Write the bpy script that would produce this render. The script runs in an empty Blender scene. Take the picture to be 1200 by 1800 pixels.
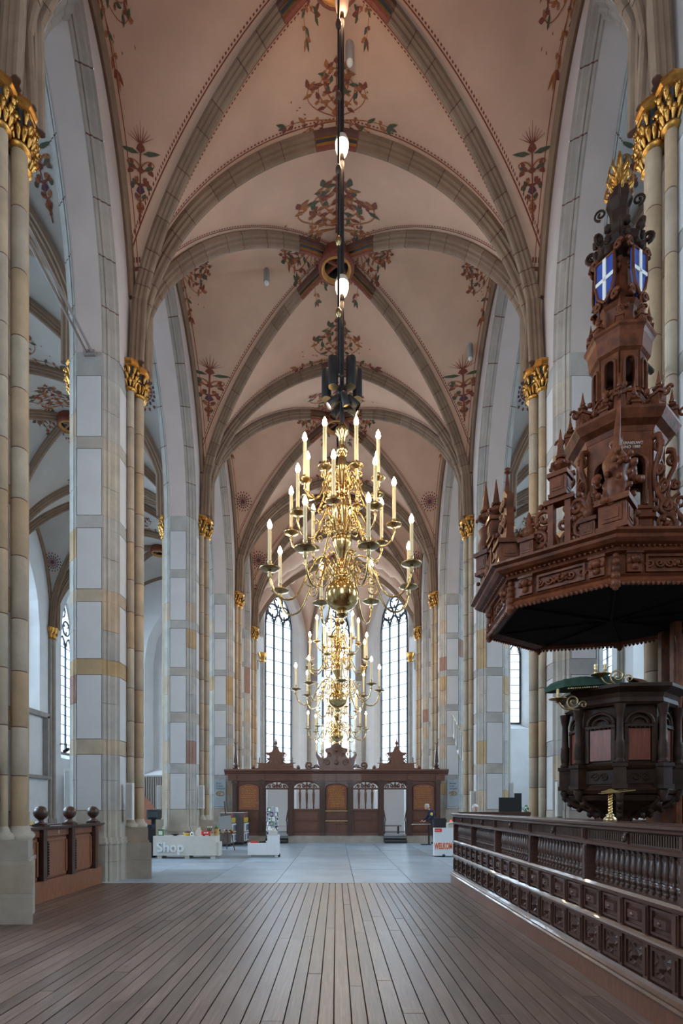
import bpy, math, random
from mathutils import Vector, Matrix
C = bpy.context.scene.collection
D = bpy.data
R = random.Random(7)
pi = math.pi; sin = math.sin; cos = math.cos; sqrt = math.sqrt
scn = bpy.context.scene

# ---------------------------------------------------------------- camera
cam = D.objects.new('camera', D.cameras.new('camera')); C.objects.link(cam)
cam.location = (0, 0, 1.6); cam.rotation_euler = (pi/2, 0, 0)
cam.data.sensor_fit = 'VERTICAL'; cam.data.sensor_height = 36; cam.data.sensor_width = 24
cam.data.lens = 20.0                      # 1000 px of focal length on a 1200 x 1800 frame
cam.data.shift_x = 9/1800; cam.data.shift_y = 519/1800
cam.data.clip_start = .05; cam.data.clip_end = 300
scn.camera = cam
# ---------------------------------------------------------------- world, daylight, exposure
w = D.worlds.new('sky'); scn.world = w; w.use_nodes = True
bg = w.node_tree.nodes['Background']; bg.inputs[0].default_value = (.84, .92, 1, 1); bg.inputs[1].default_value = 3.6
vs = scn.view_settings
scn.display_settings.display_device = 'sRGB'
vs.view_transform = 'Standard'; vs.look = 'None'; vs.gamma = 1; vs.use_curve_mapping = False
vs.exposure = 0.18
scn.cycles.max_bounces = 8; scn.cycles.diffuse_bounces = 5; scn.cycles.glossy_bounces = 4
scn.cycles.transparent_max_bounces = 12; scn.cycles.sample_clamp_indirect = 6
scn.cycles.caustics_reflective = False; scn.cycles.caustics_refractive = False

def area(name, loc, rot, sx, sy, watts, col, spread=pi):
    l = D.lights.new(name, 'AREA'); l.shape = 'RECTANGLE'; l.size = sx; l.size_y = sy; l.energy = watts; l.color = col; l.spread = spread
    o = D.objects.new(name, l); o.location = loc; o.rotation_euler = rot; C.objects.link(o); return o
DAY = (.74, .88, 1.0)
AISLE_MID = [-2.0, 4.84, 10.74, 16.62, 23.5, 29.5, 34.85]
for yy in AISLE_MID:                       # daylight behind every window of the two outer walls
    area('daylight_left', (-19.2, yy, 11.2), (0, -pi/2+.58, 0), 10.6, 3.4, 3200, DAY, 2.5)
    area('daylight_right', (19.2, yy, 11.2), (0, pi/2-.58, 0), 10.6, 3.4, 2200, DAY, 2.5)
area('daylight_apse', (0, 42.0, 10), (-pi/2, 0, 0), 2.6, 14, 1500, DAY)
area('daylight_apse', (-4.5, 40.6, 10), (-pi/2, 0, pi/4), 3.0, 14, 1500, DAY)
area('daylight_apse', (4.5, 40.6, 10), (-pi/2, 0, -pi/4), 3.0, 14, 1500, DAY)
area('daylight_aisle_end', (10.98, 39.6, 11.5), (-pi/2, 0, 0), 3.6, 10, 450, DAY)
area('daylight_west', (0, -7.4, 9.0), (pi/2, 0, 0), 5.4, 11, 550, (1, .90, .80))

# ---------------------------------------------------------------- materials
def nmat(name):
    m = D.materials.new(name); m.use_nodes = True
    nt = m.node_tree; return m, nt, nt.nodes['Principled BSDF']
def N(nt, typ, **kw):
    n = nt.nodes.new(typ)
    for k, v in kw.items():
        if k in n.inputs: n.inputs[k].default_value = v
        else: setattr(n, k, v)
    return n
def ramp(nt, stops):
    n = nt.nodes.new('ShaderNodeValToRGB'); e = n.color_ramp.elements
    while len(e) < len(stops): e.new(.5)
    for el, (p, c) in zip(e, stops): el.position = p; el.color = (*c, 1)
    return n
def plain(name, col, rough=.6, metal=0, var=.12, scale=6, bump=0, emit=0, spec=.5, stretch=None, objvar=0, coat=0, bscale=None):
    """one colour with soft noise, optional relief and per-object variation"""
    m, nt, b = nmat(name); L = nt.links.new
    b.inputs['Roughness'].default_value = rough; b.inputs['Metallic'].default_value = metal
    b.inputs['Specular IOR Level'].default_value = spec; b.inputs['Coat Weight'].default_value = coat
    tc = N(nt, 'ShaderNodeTexCoord'); mp = N(nt, 'ShaderNodeMapping'); L(tc.outputs['Object'], mp.inputs[0])
    if stretch: mp.inputs['Scale'].default_value = stretch
    nz = N(nt, 'ShaderNodeTexNoise', Scale=scale, Detail=5.0, Roughness=.6); L(mp.outputs[0], nz.inputs[0])
    lo = tuple(max(0, c*(1-var)) for c in col); hi = tuple(min(1, c*(1+var)) for c in col)
    r = ramp(nt, [(.3, lo), (.7, hi)]); L(nz.outputs[0], r.inputs[0]); out = r.outputs[0]
    if objvar:
        oi = N(nt, 'ShaderNodeObjectInfo'); mr = N(nt, 'ShaderNodeMapRange'); L(oi.outputs['Random'], mr.inputs[0])
        mr.inputs[3].default_value = 1-objvar; mr.inputs[4].default_value = 1+objvar
        hs = N(nt, 'ShaderNodeHueSaturation'); L(out, hs.inputs['Color']); L(mr.outputs[0], hs.inputs['Value']); out = hs.outputs[0]
    L(out, b.inputs['Base Color'])
    if bump:
        n2 = N(nt, 'ShaderNodeTexNoise', Scale=(bscale or scale*4), Detail=6.0); L(mp.outputs[0], n2.inputs[0])
        bp = N(nt, 'ShaderNodeBump', Strength=bump, Distance=.01); L(n2.outputs[0], bp.inputs['Height']); L(bp.outputs[0], b.inputs['Normal'])
    if emit:
        b.inputs['Emission Color'].default_value = (*col, 1); b.inputs['Emission Strength'].default_value = emit
    return m
def stone(name, stops):
    """sandstone: each block picks its own tone, with weathering"""
    m, nt, b = nmat(name); L = nt.links.new
    b.inputs['Roughness'].default_value = .8; b.inputs['Specular IOR Level'].default_value = .25
    oi = N(nt, 'ShaderNodeObjectInfo'); r = ramp(nt, stops); r.color_ramp.interpolation = 'CONSTANT'; L(oi.outputs['Random'], r.inputs[0])
    tc = N(nt, 'ShaderNodeTexCoord'); nz = N(nt, 'ShaderNodeTexNoise', Scale=2.2, Detail=6.0, Roughness=.65); L(tc.outputs['Object'], nz.inputs[0])
    mr = N(nt, 'ShaderNodeMapRange'); L(nz.outputs[0], mr.inputs[0]); mr.inputs[1].default_value = .25; mr.inputs[2].default_value = .75
    mr.inputs[3].default_value = .78; mr.inputs[4].default_value = 1.15
    hs = N(nt, 'ShaderNodeHueSaturation'); L(r.outputs[0], hs.inputs['Color']); L(mr.outputs[0], hs.inputs['Value']); L(hs.outputs[0], b.inputs['Base Color'])
    n2 = N(nt, 'ShaderNodeTexNoise', Scale=40.0, Detail=4.0); L(tc.outputs['Object'], n2.inputs[0])
    bp = N(nt, 'ShaderNodeBump', Strength=.25, Distance=.01); L(n2.outputs[0], bp.inputs['Height']); L(bp.outputs[0], b.inputs['Normal'])
    return m
GREY = (.40, .375, .345); GREY2 = (.36, .34, .32); TAN = (.44, .345, .255); OCH = (.42, .29, .16); RED = (.30, .18, .14); PALE = (.43, .385, .325)
M = {}
M['stone'] = stone('pier_stone', [(0, GREY), (.36, PALE), (.52, GREY2), (.7, TAN), (.86, OCH), (.98, RED)])
M['band'] = stone('band_stone', [(0, GREY), (.45, GREY2), (.8, (.41, .36, .31))])
M['bandt'] = stone('tan_band_stone', [(0, TAN), (.5, OCH), (.8, (.44, .33, .22))])
M['shaft'] = stone('shaft_stone', [(0, (.42, .315, .215)), (.3, (.42, .355, .275)), (.5, (.40, .285, .18)), (.72, (.38, .305, .235))])
M['rib'] = stone('rib_stone', [(0, (.25, .168, .115)), (.35, (.275, .187, .13)), (.7, (.235, .155, .107))])
M['arch'] = stone('arch_stone', [(0, (.33, .30, .275)), (.35, (.35, .315, .285)), (.7, (.36, .32, .285))])
M['base'] = stone('base_stone', [(0, (.42, .365, .30)), (.4, (.40, .33, .26)), (.7, (.39, .345, .29))])
M['joint'] = plain('joint_paint', (.13, .06, .045), .9, var=.2)
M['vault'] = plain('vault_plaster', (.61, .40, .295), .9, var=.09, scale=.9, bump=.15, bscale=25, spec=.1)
M['vaultg'] = plain('aisle_vault_plaster', (.50, .465, .425), .9, var=.07, scale=.9, bump=.15, bscale=25, spec=.1)
M['wall'] = plain('white_plaster', (.70, .705, .71), .9, var=.05, scale=1.3, bump=.12, bscale=30, spec=.15)
M['spandrel'] = plain('upper_wall_plaster', (.54, .455, .42), .9, var=.06, scale=1.2, bump=.12, bscale=30, spec=.12)
M['panel'] = plain('panel_plaster', (.55, .525, .515), .9, var=.05, scale=1.6, bump=.12, bscale=30, spec=.15)
M['gold'] = plain('gold_leaf', (.52, .27, .07), .36, 1, var=.35, scale=14, bump=.3)
M['brass'] = plain('polished_brass', (.72, .50, .22), .16, 1, var=.12, scale=5)
M['brassd'] = plain('aged_brass', (.42, .30, .15), .28, 1, var=.2, scale=9)
M['black'] = plain('black_metal', (.012, .013, .016), .45, var=.2)
M['dark'] = plain('dark_recess', (.02, .02, .022), .8)
M['candle'] = plain('candle_sleeve', (.80, .66, .40), .4, var=.06, emit=.10)  # faint glow added to the sleeve itself; only the bulb is a lamp
M['bulb'] = plain('lit_bulb', (1, .72, .40), .3, var=0, emit=85)
M['lamp'] = plain('lit_lamp_glass', (1, .66, .40), .3, var=.1, emit=7)
M['lampd'] = plain('dim_lamp_glass', (.75, .42, .28), .3, var=.2, emit=.35)
M['oak'] = plain('dark_oak', (.070, .030, .020), .38, var=.4, scale=5, bump=.2, stretch=(9, 9, 1.2), coat=.15, objvar=.18)
M['oakl'] = plain('red_oak', (.14, .052, .030), .38, var=.32, scale=5, bump=.15, stretch=(9, 9, 1.2), coat=.2, objvar=.12)
M['oakh'] = plain('rail_oak', (.085, .036, .025), .32, var=.4, scale=5, bump=.2, stretch=(9, 1.2, 9), coat=.3, objvar=.15)
M['pew'] = plain('pew_oak', (.27, .105, .052), .45, var=.3, scale=5, bump=.15, stretch=(8, 8, 1), objvar=.1)
M['pulpit'] = plain('pulpit_walnut', (.135, .038, .015), .45, var=.5, scale=7, bump=.3, coat=.03, spec=.22, objvar=.12)
M['pulpitd'] = plain('pulpit_dark_oak', (.036, .017, .011), .5, var=.45, scale=7, bump=.2, coat=.0, spec=.16, objvar=.1)
M['linen'] = plain('white_linen', (.88, .88, .87), .9, var=.03)
M['tablet'] = plain('red_tablet', (.26, .085, .038), .5, var=.15)
M['redpanel'] = plain('red_brown_panel', (.17, .042, .022), .35, var=.4, scale=4, stretch=(7, 7, 1))
M['cloth'] = plain('green_velvet', (.022, .055, .035), .85, var=.4, scale=9, bump=.3)
M['white'] = plain('white_paint', (.74, .75, .76), .5, var=.03)
M['cream'] = plain('cream_board', (.62, .58, .52), .6, var=.05)
M['grey'] = plain('grey_paint', (.30, .29, .28), .6, var=.06)
M['red'] = plain('red_paint', (.70, .045, .03), .4, var=.05)
M['orange'] = plain('orange_print', (.85, .16, .03), .5, var=.02)
M['yellow'] = plain('yellow_card', (.70, .45, .06), .5, var=.1)
M['blue'] = plain('blue_ink', (.03, .06, .30), .5, var=.2)
M['navy'] = plain('navy_cloth', (.018, .024, .05), .85, var=.3, scale=12)
M['skin'] = plain('skin', (.55, .33, .25), .5, var=.08)
M['hair'] = plain('grey_hair', (.42, .40, .38), .7, var=.2)
M['hairw'] = plain('white_hair', (.66, .64, .62), .7, var=.15)
M['greenleaf'] = plain('green_leaf', (.05, .20, .05), .5, var=.4)
M['pale'] = plain('pale_wood', (.48, .34, .20), .55, var=.12, stretch=(6, 6, 1))
M['lead'] = plain('lead_bar', (.05, .055, .065), .6)
M['paper'] = plain('paper', (.76, .75, .72), .7, var=.03)
M['p_red'] = plain('vault_paint_red', (.20, .055, .035), .9, var=.25, scale=20)
M['p_org'] = plain('vault_paint_rust', (.33, .12, .045), .9, var=.25, scale=20)
M['p_grn'] = plain('vault_paint_green', (.075, .085, .05), .9, var=.25, scale=20)
M['p_vio'] = plain('vault_paint_violet', (.10, .05, .085), .9, var=.25, scale=20)
M['violet'] = plain('violet_paint', (.33, .26, .62), .8, var=.1)
M['p_gold'] = plain('rib_gilding', (.45, .22, .06), .5, .6, var=.2)

def floorboard():
    m, nt, b = nmat('worn_floorboard'); L = nt.links.new
    tc = N(nt, 'ShaderNodeTexCoord'); oi = N(nt, 'ShaderNodeObjectInfo')
    ad = N(nt, 'ShaderNodeVectorMath', operation='ADD'); L(tc.outputs['Object'], ad.inputs[0]); 
    cb = N(nt, 'ShaderNodeCombineXYZ'); mu = N(nt, 'ShaderNodeMath', operation='MULTIPLY'); L(oi.outputs['Random'], mu.inputs[0]); mu.inputs[1].default_value = 50
    L(mu.outputs[0], cb.inputs[0]); L(mu.outputs[0], cb.inputs[1]); L(cb.outputs[0], ad.inputs[1])
    mp = N(nt, 'ShaderNodeMapping'); mp.inputs['Scale'].default_value = (34, 1.6, 1); L(ad.outputs[0], mp.inputs[0])
    nz = N(nt, 'ShaderNodeTexNoise', Scale=1.0, Detail=7.0, Roughness=.7, Distortion=.6); L(mp.outputs[0], nz.inputs[0])
    r = ramp(nt, [(.28, (.090, .051, .037)), (.5, (.165, .102, .078)), (.72, (.255, .175, .142))]); L(nz.outputs[0], r.inputs[0])
    big = N(nt, 'ShaderNodeTexNoise', Scale=1.3, Detail=3.0); L(ad.outputs[0], big.inputs[0])
    mr = N(nt, 'ShaderNodeMapRange'); L(oi.outputs['Random'], mr.inputs[0]); mr.inputs[3].default_value = .78; mr.inputs[4].default_value = 1.2
    m2 = N(nt, 'ShaderNodeMapRange'); L(big.outputs[0], m2.inputs[0]); m2.inputs[3].default_value = .72; m2.inputs[4].default_value = 1.28
    pr = N(nt, 'ShaderNodeMath', operation='MULTIPLY'); L(mr.outputs[0], pr.inputs[0]); L(m2.outputs[0], pr.inputs[1])
    hs = N(nt, 'ShaderNodeHueSaturation'); L(r.outputs[0], hs.inputs['Color']); L(pr.outputs[0], hs.inputs['Value']); L(hs.outputs[0], b.inputs['Base Color'])
    rr = N(nt, 'ShaderNodeMapRange'); L(nz.outputs[0], rr.inputs[0]); rr.inputs[3].default_value = .27; rr.inputs[4].default_value = .50; L(rr.outputs[0], b.inputs['Roughness'])
    bp = N(nt, 'ShaderNodeBump', Strength=.35, Distance=.004); L(nz.outputs[0], bp.inputs['Height']); L(bp.outputs[0], b.inputs['Normal'])
    b.inputs['Specular IOR Level'].default_value = .6
    return m
M['board'] = floorboard()
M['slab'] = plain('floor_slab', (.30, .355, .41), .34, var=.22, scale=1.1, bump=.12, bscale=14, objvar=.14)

def pane_mat():
    m, nt, b = nmat('leaded_glass'); L = nt.links.new
    for n in list(nt.nodes):
        if n.type == 'BSDF_PRINCIPLED': nt.nodes.remove(n)
    out = [n for n in nt.nodes if n.type == 'OUTPUT_MATERIAL'][0]
    tr = N(nt, 'ShaderNodeBsdfTransparent'); tr.inputs[0].default_value = (.88, .95, 1, 1)
    gl = N(nt, 'ShaderNodeBsdfGlossy', Roughness=.12); mx = N(nt, 'ShaderNodeMixShader'); mx.inputs[0].default_value = .07
    L(tr.outputs[0], mx.inputs[1]); L(gl.outputs[0], mx.inputs[2])
    tc = N(nt, 'ShaderNodeTexCoord'); sp = N(nt, 'ShaderNodeSeparateXYZ'); L(tc.outputs['Object'], sp.inputs[0])
    fs = []
    for op in ('ADD', 'SUBTRACT'):         # diamond lead cames
        zs = N(nt, 'ShaderNodeMath', operation='MULTIPLY'); L(sp.outputs[2], zs.inputs[0]); zs.inputs[1].default_value = .75
        a = N(nt, 'ShaderNodeMath', operation=op); L(sp.outputs[0], a.inputs[0]); L(zs.outputs[0], a.inputs[1])
        p = N(nt, 'ShaderNodeMath', operation='PINGPONG'); L(a.outputs[0], p.inputs[0]); p.inputs[1].default_value = .085
        l = N(nt, 'ShaderNodeMath', operation='LESS_THAN'); L(p.outputs[0], l.inputs[0]); l.inputs[1].default_value = .0035
        fs.append(l)
    mxx = N(nt, 'ShaderNodeMath', operation='MAXIMUM'); L(fs[0].outputs[0], mxx.inputs[0]); L(fs[1].outputs[0], mxx.inputs[1])
    df = N(nt, 'ShaderNodeBsdfDiffuse'); df.inputs[0].default_value = (.05, .055, .06, 1)
    m2 = N(nt, 'ShaderNodeMixShader'); L(mxx.outputs[0], m2.inputs[0]); L(mx.outputs[0], m2.inputs[1]); L(df.outputs[0], m2.inputs[2])
    L(m2.outputs[0], out.inputs[0]); return m
M['pane'] = pane_mat()

# ---------------------------------------------------------------- mesh builder
class MB:
    def __init__(s): s.v = []; s.f = []; s.m = []; s.sm = []; s.T = None
    def add(s, vs, fs, mi=0, smooth=False):
        o = len(s.v)
        if s.T is not None: vs = [s.T @ Vector(p) for p in vs]
        s.v.extend(tuple(p) for p in vs); s.f.extend([tuple(i+o for i in f) for f in fs])
        s.m.extend([mi]*len(fs)); s.sm.extend([smooth]*len(fs)); return s
    def box(s, x0, x1, y0, y1, z0, z1, mi=0, b=0):
        if b:                                 # chamfered along the long edges
            s.prism([(x0+b, y0), (x1-b, y0), (x1, y0+b), (x1, y1-b), (x1-b, y1), (x0+b, y1), (x0, y1-b), (x0, y0+b)], z0, z1, mi); return s
        return s.add([(x0,y0,z0),(x1,y0,z0),(x1,y1,z0),(x0,y1,z0),(x0,y0,z1),(x1,y0,z1),(x1,y1,z1),(x0,y1,z1)],
                     [(0,3,2,1),(4,5,6,7),(0,1,5,4),(1,2,6,5),(2,3,7,6),(3,0,4,7)], mi)
    def prism(s, poly, z0, z1, mi=0, k=1.0, smooth=False, cap=True):
        n = len(poly); vs = [(x, y, z0) for x, y in poly]+[(x*k, y*k, z1) for x, y in poly]
        fs = [(i, (i+1) % n, n+(i+1) % n, n+i) for i in range(n)]
        s.add(vs, fs, mi, smooth)
        if cap: s.add(vs, [tuple(range(n-1, -1, -1)), tuple(range(n, 2*n))], mi)
        return s
    def plate(s, poly, y0, y1, mi=0):          # outline in x,z pushed along y
        n = len(poly); vs = [(x, y0, z) for x, z in poly]+[(x, y1, z) for x, z in poly]
        return s.add(vs, [(i, (i+1) % n, n+(i+1) % n, n+i) for i in range(n)]+[tuple(range(n-1, -1, -1)), tuple(range(n, 2*n))], mi)
    def lathe(s, prof, n=16, c=(0, 0), mi=0, smooth=True, a0=0, flute=0, cap=True):
        vs = []
        for r, z in prof:
            for i in range(n):
                a = a0+2*pi*i/n; q = r*(1-flute*(i % 2)) ; vs.append((c[0]+q*cos(a), c[1]+q*sin(a), z))
        fs = [(j*n+i, j*n+(i+1) % n, (j+1)*n+(i+1) % n, (j+1)*n+i) for j in range(len(prof)-1) for i in range(n)]
        s.add(vs, fs, mi, smooth)
        if not cap: return s
        if prof[0][0] > 1e-4: s.add(vs[:n], [tuple(range(n-1, -1, -1))], mi)
        if prof[-1][0] > 1e-4: s.add(vs[-n:], [tuple(range(n))], mi)
        return s
    def tube(s, pts, r, n=6, mi=0, smooth=True, taper=None):
        P = [Vector(p) for p in pts]; vs = []; up = None
        for i, p in enumerate(P):
            t = (P[min(i+1, len(P)-1)]-P[max(i-1, 0)])
            if t.length < 1e-9: t = Vector((0, 0, 1))
            t.normalize()
            if up is None: up = t.orthogonal().normalized()
            else:
                up = up-t*up.dot(t)
                up = up.normalized() if up.length > 1e-6 else t.orthogonal().normalized()
            b = t.cross(up); rr = r(i/(len(P)-1)) if callable(r) else r
            for k in range(n):
                a = 2*pi*k/n; vs.append(p+(up*cos(a)+b*sin(a))*rr)
        L = len(P)
        fs = [(j*n+k, j*n+(k+1) % n, (j+1)*n+(k+1) % n, (j+1)*n+k) for j in range(L-1) for k in range(n)]
        s.add(vs, fs, mi, smooth); s.add(vs[:n], [tuple(range(n-1, -1, -1))], mi); s.add(vs[-n:], [tuple(range(n))], mi); return s
    def ball(s, c, r, n=12, mi=0, sz=1):
        k = n//2; return s.lathe([(r*sin(pi*i/k)+1e-5, c[2]-sz*r*cos(pi*i/k)) for i in range(k+1)], n, (c[0], c[1]), mi)
    def sweep(s, rings, mi=0, closed=True, smooth=False, caps=True, mis=None):
        n = len(rings[0]); vs = [p for r in rings for p in r]; q = n if closed else n-1
        for k in range(q):
            fs = [(j*n+k, j*n+(k+1) % n, (j+1)*n+(k+1) % n, (j+1)*n+k) for j in range(len(rings)-1)]
            s.add(vs, fs, mis[k] if mis else mi, smooth)
        if caps and closed: s.add(rings[0], [tuple(range(n-1, -1, -1))], mi); s.add(rings[-1], [tuple(range(n))], mi)
        return s
    def mesh(s, name, mats):
        # drop the duplicated vertices that add() leaves behind in prism/lathe caps
        me = D.meshes.new(name); me.from_pydata(s.v, [], s.f)
        for m in (mats if isinstance(mats, (list, tuple)) else [mats]): me.materials.append(M[m] if isinstance(m, str) else m)
        me.polygons.foreach_set('material_index', s.m); me.polygons.foreach_set('use_smooth', s.sm)
        me.update(); return me
    def build(s, name, mats, parent=None, loc=(0, 0, 0), rz=0):
        return inst(name, s.mesh(name, mats), parent, loc, rz)
def inst(name, me, parent=None, loc=(0, 0, 0), rz=0, scale=None, rot=None):
    o = D.objects.new(name, me); C.objects.link(o); o.parent = parent; o.location = loc
    o.rotation_euler = rot or (0, 0, rz)
    if scale: o.scale = scale
    return o
def tag(o, label=None, cat=None, group=None, kind=None):
    if label: o['label'] = label
    if cat: o['category'] = cat
    if group: o['group'] = group
    if kind: o['kind'] = kind
    return o
def thing(name, label, cat, loc=(0, 0, 0), rz=0, group=None, kind=None):
    return tag(inst(name, None, None, loc, rz), label, cat, group, kind)
def kids(o): return [c for c in D.objects if c.parent is o]
KID = {}
def copy_tree(o, tree, loc, rz=None):
    """tree: list of (part, [sub-parts])"""
    r = o.copy(); C.objects.link(r); r.location = loc
    if rz is not None: r.rotation_euler = (0, 0, rz)
    for p, subs in tree:
        c = p.copy(); C.objects.link(c); c.parent = r
        for q in subs:
            d = q.copy(); C.objects.link(d); d.parent = c
    return r
def spline(P, n=6):
    """Catmull-Rom through points"""
    P = [Vector(p) for p in P]; out = []
    Q = [P[0]*2-P[1]]+P+[P[-1]*2-P[-2]]
    for i in range(1, len(Q)-2):
        a, b, c, d = Q[i-1], Q[i], Q[i+1], Q[i+2]
        for k in range(n):
            t = k/n; out.append(.5*((2*b)+(c-a)*t+(2*a-5*b+4*c-d)*t*t+(3*b-a-3*c+d)*t**3))
    out.append(P[-1]); return out
def spiral(cx, cz, r, turns, a0=0, n=26, sgn=1):
    return [(cx+r*(1-.82*i/n)*cos(a0+sgn*2*pi*turns*i/n), cz+r*(1-.82*i/n)*sin(a0+sgn*2*pi*turns*i/n)) for i in range(n+1)]
def text(body, name, parent, loc, rot, size, mat, align='LEFT', ext=.002, bold=0):
    cu = D.curves.new(name, 'FONT'); cu.body = body; cu.size = size; cu.extrude = ext; cu.align_x = align; cu.offset = bold
    q = D.objects.new(name, cu); C.objects.link(q); dg = bpy.context.evaluated_depsgraph_get(); dg.update()
    me = D.meshes.new_from_object(q.evaluated_get(dg)); D.objects.remove(q); D.curves.remove(cu); me.materials.clear(); me.materials.append(M[mat])
    return inst(name, me, parent, loc, rot=rot)
# ================================================================ THE BUILDING
YP = [-5.45, 1.4, 8.22, 13.2, 20.05, 26.95, 32.1, 37.6]     # pier lines, west to east
PX = 5.3                                                     # pier axes left and right of the nave axis
SPR, RISE, HALF = 11.9, 5.3, 4.6
RR = (HALF*HALF+RISE*RISE)/(2*HALF)
def PROF(u):
    u = min(1, abs(u)); return SPR+sqrt(max(0, RR*RR-(u*HALF+RR-HALF)**2))
def VZ(x, y, bay):
    cx, hw, y0, y1 = bay; u = min(1, abs(x-cx)/hw); v = min(1, abs(y-(y0+y1)/2)/((y1-y0)/2))
    return max(PROF(u), PROF(v))+.5*(1-u*u)*(1-v*v)
YV = [-6.3]+YP[1:7]+[38.3]                                   # vault bays close against both end walls
NB = {i: (0, 4.75, YV[i], YP[i+1]) for i in range(7)}
AB = {(sd, i): (sd*10.98, 5.13, YV[i], YV[i+1]) for sd in (-1, 1) for i in range(7)}

# ---------------------------------------------------------------- floor
fl = tag(inst('floor', None), 'church floor of worn boards and grey stone slabs', kind='structure')
b = MB(); b.box(-17.2, 17.2, -7.2, 42.2, -.3, -.03); b.build('floor_bed', 'joint', fl)
x = -5.05; PL = {}
while x < 2.55:
    wd = R.choice([.12, .135, .145, .155, .17]); y = 12.02
    while y > 2.6:
        ln = min(R.uniform(2.6, 5.2), y-2.3)
        if y-ln < 3.2: ln = y-2.4
        m = MB(); e = .0055; dz = R.uniform(-.002, .002)
        m.box(-wd/2+e, wd/2-e, -ln/2+.002, ln/2-.002, -.03, dz)
        m.build('floorboard', 'board', fl, (x+wd/2, y-ln/2, 0)); y -= ln
    x += wd
b = MB(); yy = 2.4
for k in range(30): b.box(-5.05+k*.26, -5.05+k*.26+.255, -6, yy-.003, -.03, 0)
tag(b.build('floorboard_west', 'board', fl), kind='stuff')
b = MB()
for k in range(9): b.box(2.6+k*.26, 2.6+k*.26+.255, -6, 12.02, -.03, 0)
tag(b.build('floorboard_enclosure', 'board', fl), kind='stuff')
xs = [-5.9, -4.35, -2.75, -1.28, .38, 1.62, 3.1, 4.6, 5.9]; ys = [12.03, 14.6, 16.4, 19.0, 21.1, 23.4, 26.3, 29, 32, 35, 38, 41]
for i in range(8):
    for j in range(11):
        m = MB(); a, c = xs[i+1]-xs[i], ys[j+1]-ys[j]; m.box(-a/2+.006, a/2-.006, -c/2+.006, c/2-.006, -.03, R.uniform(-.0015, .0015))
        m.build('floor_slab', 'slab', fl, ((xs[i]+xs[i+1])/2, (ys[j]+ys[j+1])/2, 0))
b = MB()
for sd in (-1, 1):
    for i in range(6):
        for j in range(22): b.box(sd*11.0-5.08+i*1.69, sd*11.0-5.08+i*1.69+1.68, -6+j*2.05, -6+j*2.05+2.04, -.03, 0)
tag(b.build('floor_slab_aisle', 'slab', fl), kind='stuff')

# ---------------------------------------------------------------- piers
CH = [(.275, -1.0), (.31, -.99), (.345, -.925), (.37, -.93), (.395, -.90), (.40, -.86), (.455, -.82), (.48, -.80), (.50, -.75), (.55, -.72)]
def ring(k=0.0, hx=.55, hy=1.0):
    q = [(x+(k if x > .3 else 0), y-k) for x, y in CH]
    bk = [(x, -y-.15) for x, y in q[::-1]]
    return q+bk+[(-x, y) for x, y in bk[::-1]]+[(-x, y) for x, y in q[::-1]]
BANDS = [(10.86, 11.36), (9.30, 9.55), (7.60, 7.86), (6.02, 6.28), (4.45, 4.78), (2.74, 3.06)]
GAPS = [(9.55, 10.86), (7.86, 9.30), (6.28, 7.60), (4.78, 6.02), (3.06, 4.45), (1.53, 2.74)]
me_band = [MB().prism(ring(), a, b_).mesh('pier_band', 'band') for a, b_ in BANDS]
me_bandt = [MB().prism(ring(), a, b_).mesh('pier_band', 'bandt') for a, b_ in BANDS]
me_panel = [MB().box(-.262, .262, -1.0, -.93, a+.012, b_-.012).mesh('plaster_panel', 'panel') for a, b_ in GAPS]
me_side = [MB().box(.50, .55, -.705, .555, a+.012, b_-.012).mesh('plaster_panel', 'panel') for a, b_ in GAPS]
me_back = [MB().box(-.262, .262, .78, .85, a+.012, b_-.012).box(-.55, -.50, -.705, .555, a+.012, b_-.012).mesh('plaster_panel', 'panel') for a, b_ in GAPS]
def corner(a, b_, sx, sy): return MB().prism([(sx*x, sy*y-(.15 if sy < 0 else 0)) for x, y in (CH+[(.42, -.70), (.275, -.86)])][::(1 if sx*sy > 0 else -1)], a, b_).mesh('pier_stone', 'stone')
me_corner = {}
for gi, (a, b_) in enumerate(GAPS):
    h = [a, a+(b_-a)*R.uniform(.38, .62), b_]
    for sx in (1, -1):
        for k in (0, 1): me_corner[gi, sx, k] = corner(h[k]+.004, h[k+1]-.004, sx, 1)
        me_corner[gi, sx, 2] = corner(a+.004, b_-.004, sx, -1)
mb = MB().prism([(.26, -.96), (.38, -.86), (.50, -.70), (.50, .55), (.38, .71), (.26, .81), (-.26, .81), (-.38, .71), (-.50, .55), (-.50, -.70), (-.38, -.86), (-.26, -.96)], 0, 11.36)
me_core = mb.mesh('pier_core', 'joint')
SH = [(.72, 0, .112), (.625, -.27, .080), (.625, .27, .080)]
DR = [1.22, 2.05, 2.75, 3.55, 4.3, 5.2, 6.02, 6.75, 7.6, 8.35, 9.3, 10.2, 11.05]
me_drum = {}
for q, (sx, sy, r) in enumerate(SH):
    for k in range(len(DR)-1):
        me_drum[q, k] = MB().lathe([(r-.004, DR[k]+.007), (r, DR[k]+.012), (r, DR[k+1]-.012), (r-.004, DR[k+1]-.007)], 14, (sx, sy)).mesh('shaft_drum', 'shaft')
mb = MB()
for sx, sy, r in SH: mb.lathe([(r-.006, 1.2), (r-.006, 11.1)], 14, (sx, sy))
me_shcore = mb.mesh('shaft_core', 'joint')
mb = MB()
for sx, sy, r in SH: mb.lathe([(r, 1.2), (r, 11.1)], 12, (-sx, sy))
me_shback = mb.mesh('aisle_shaft', 'shaft')
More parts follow.
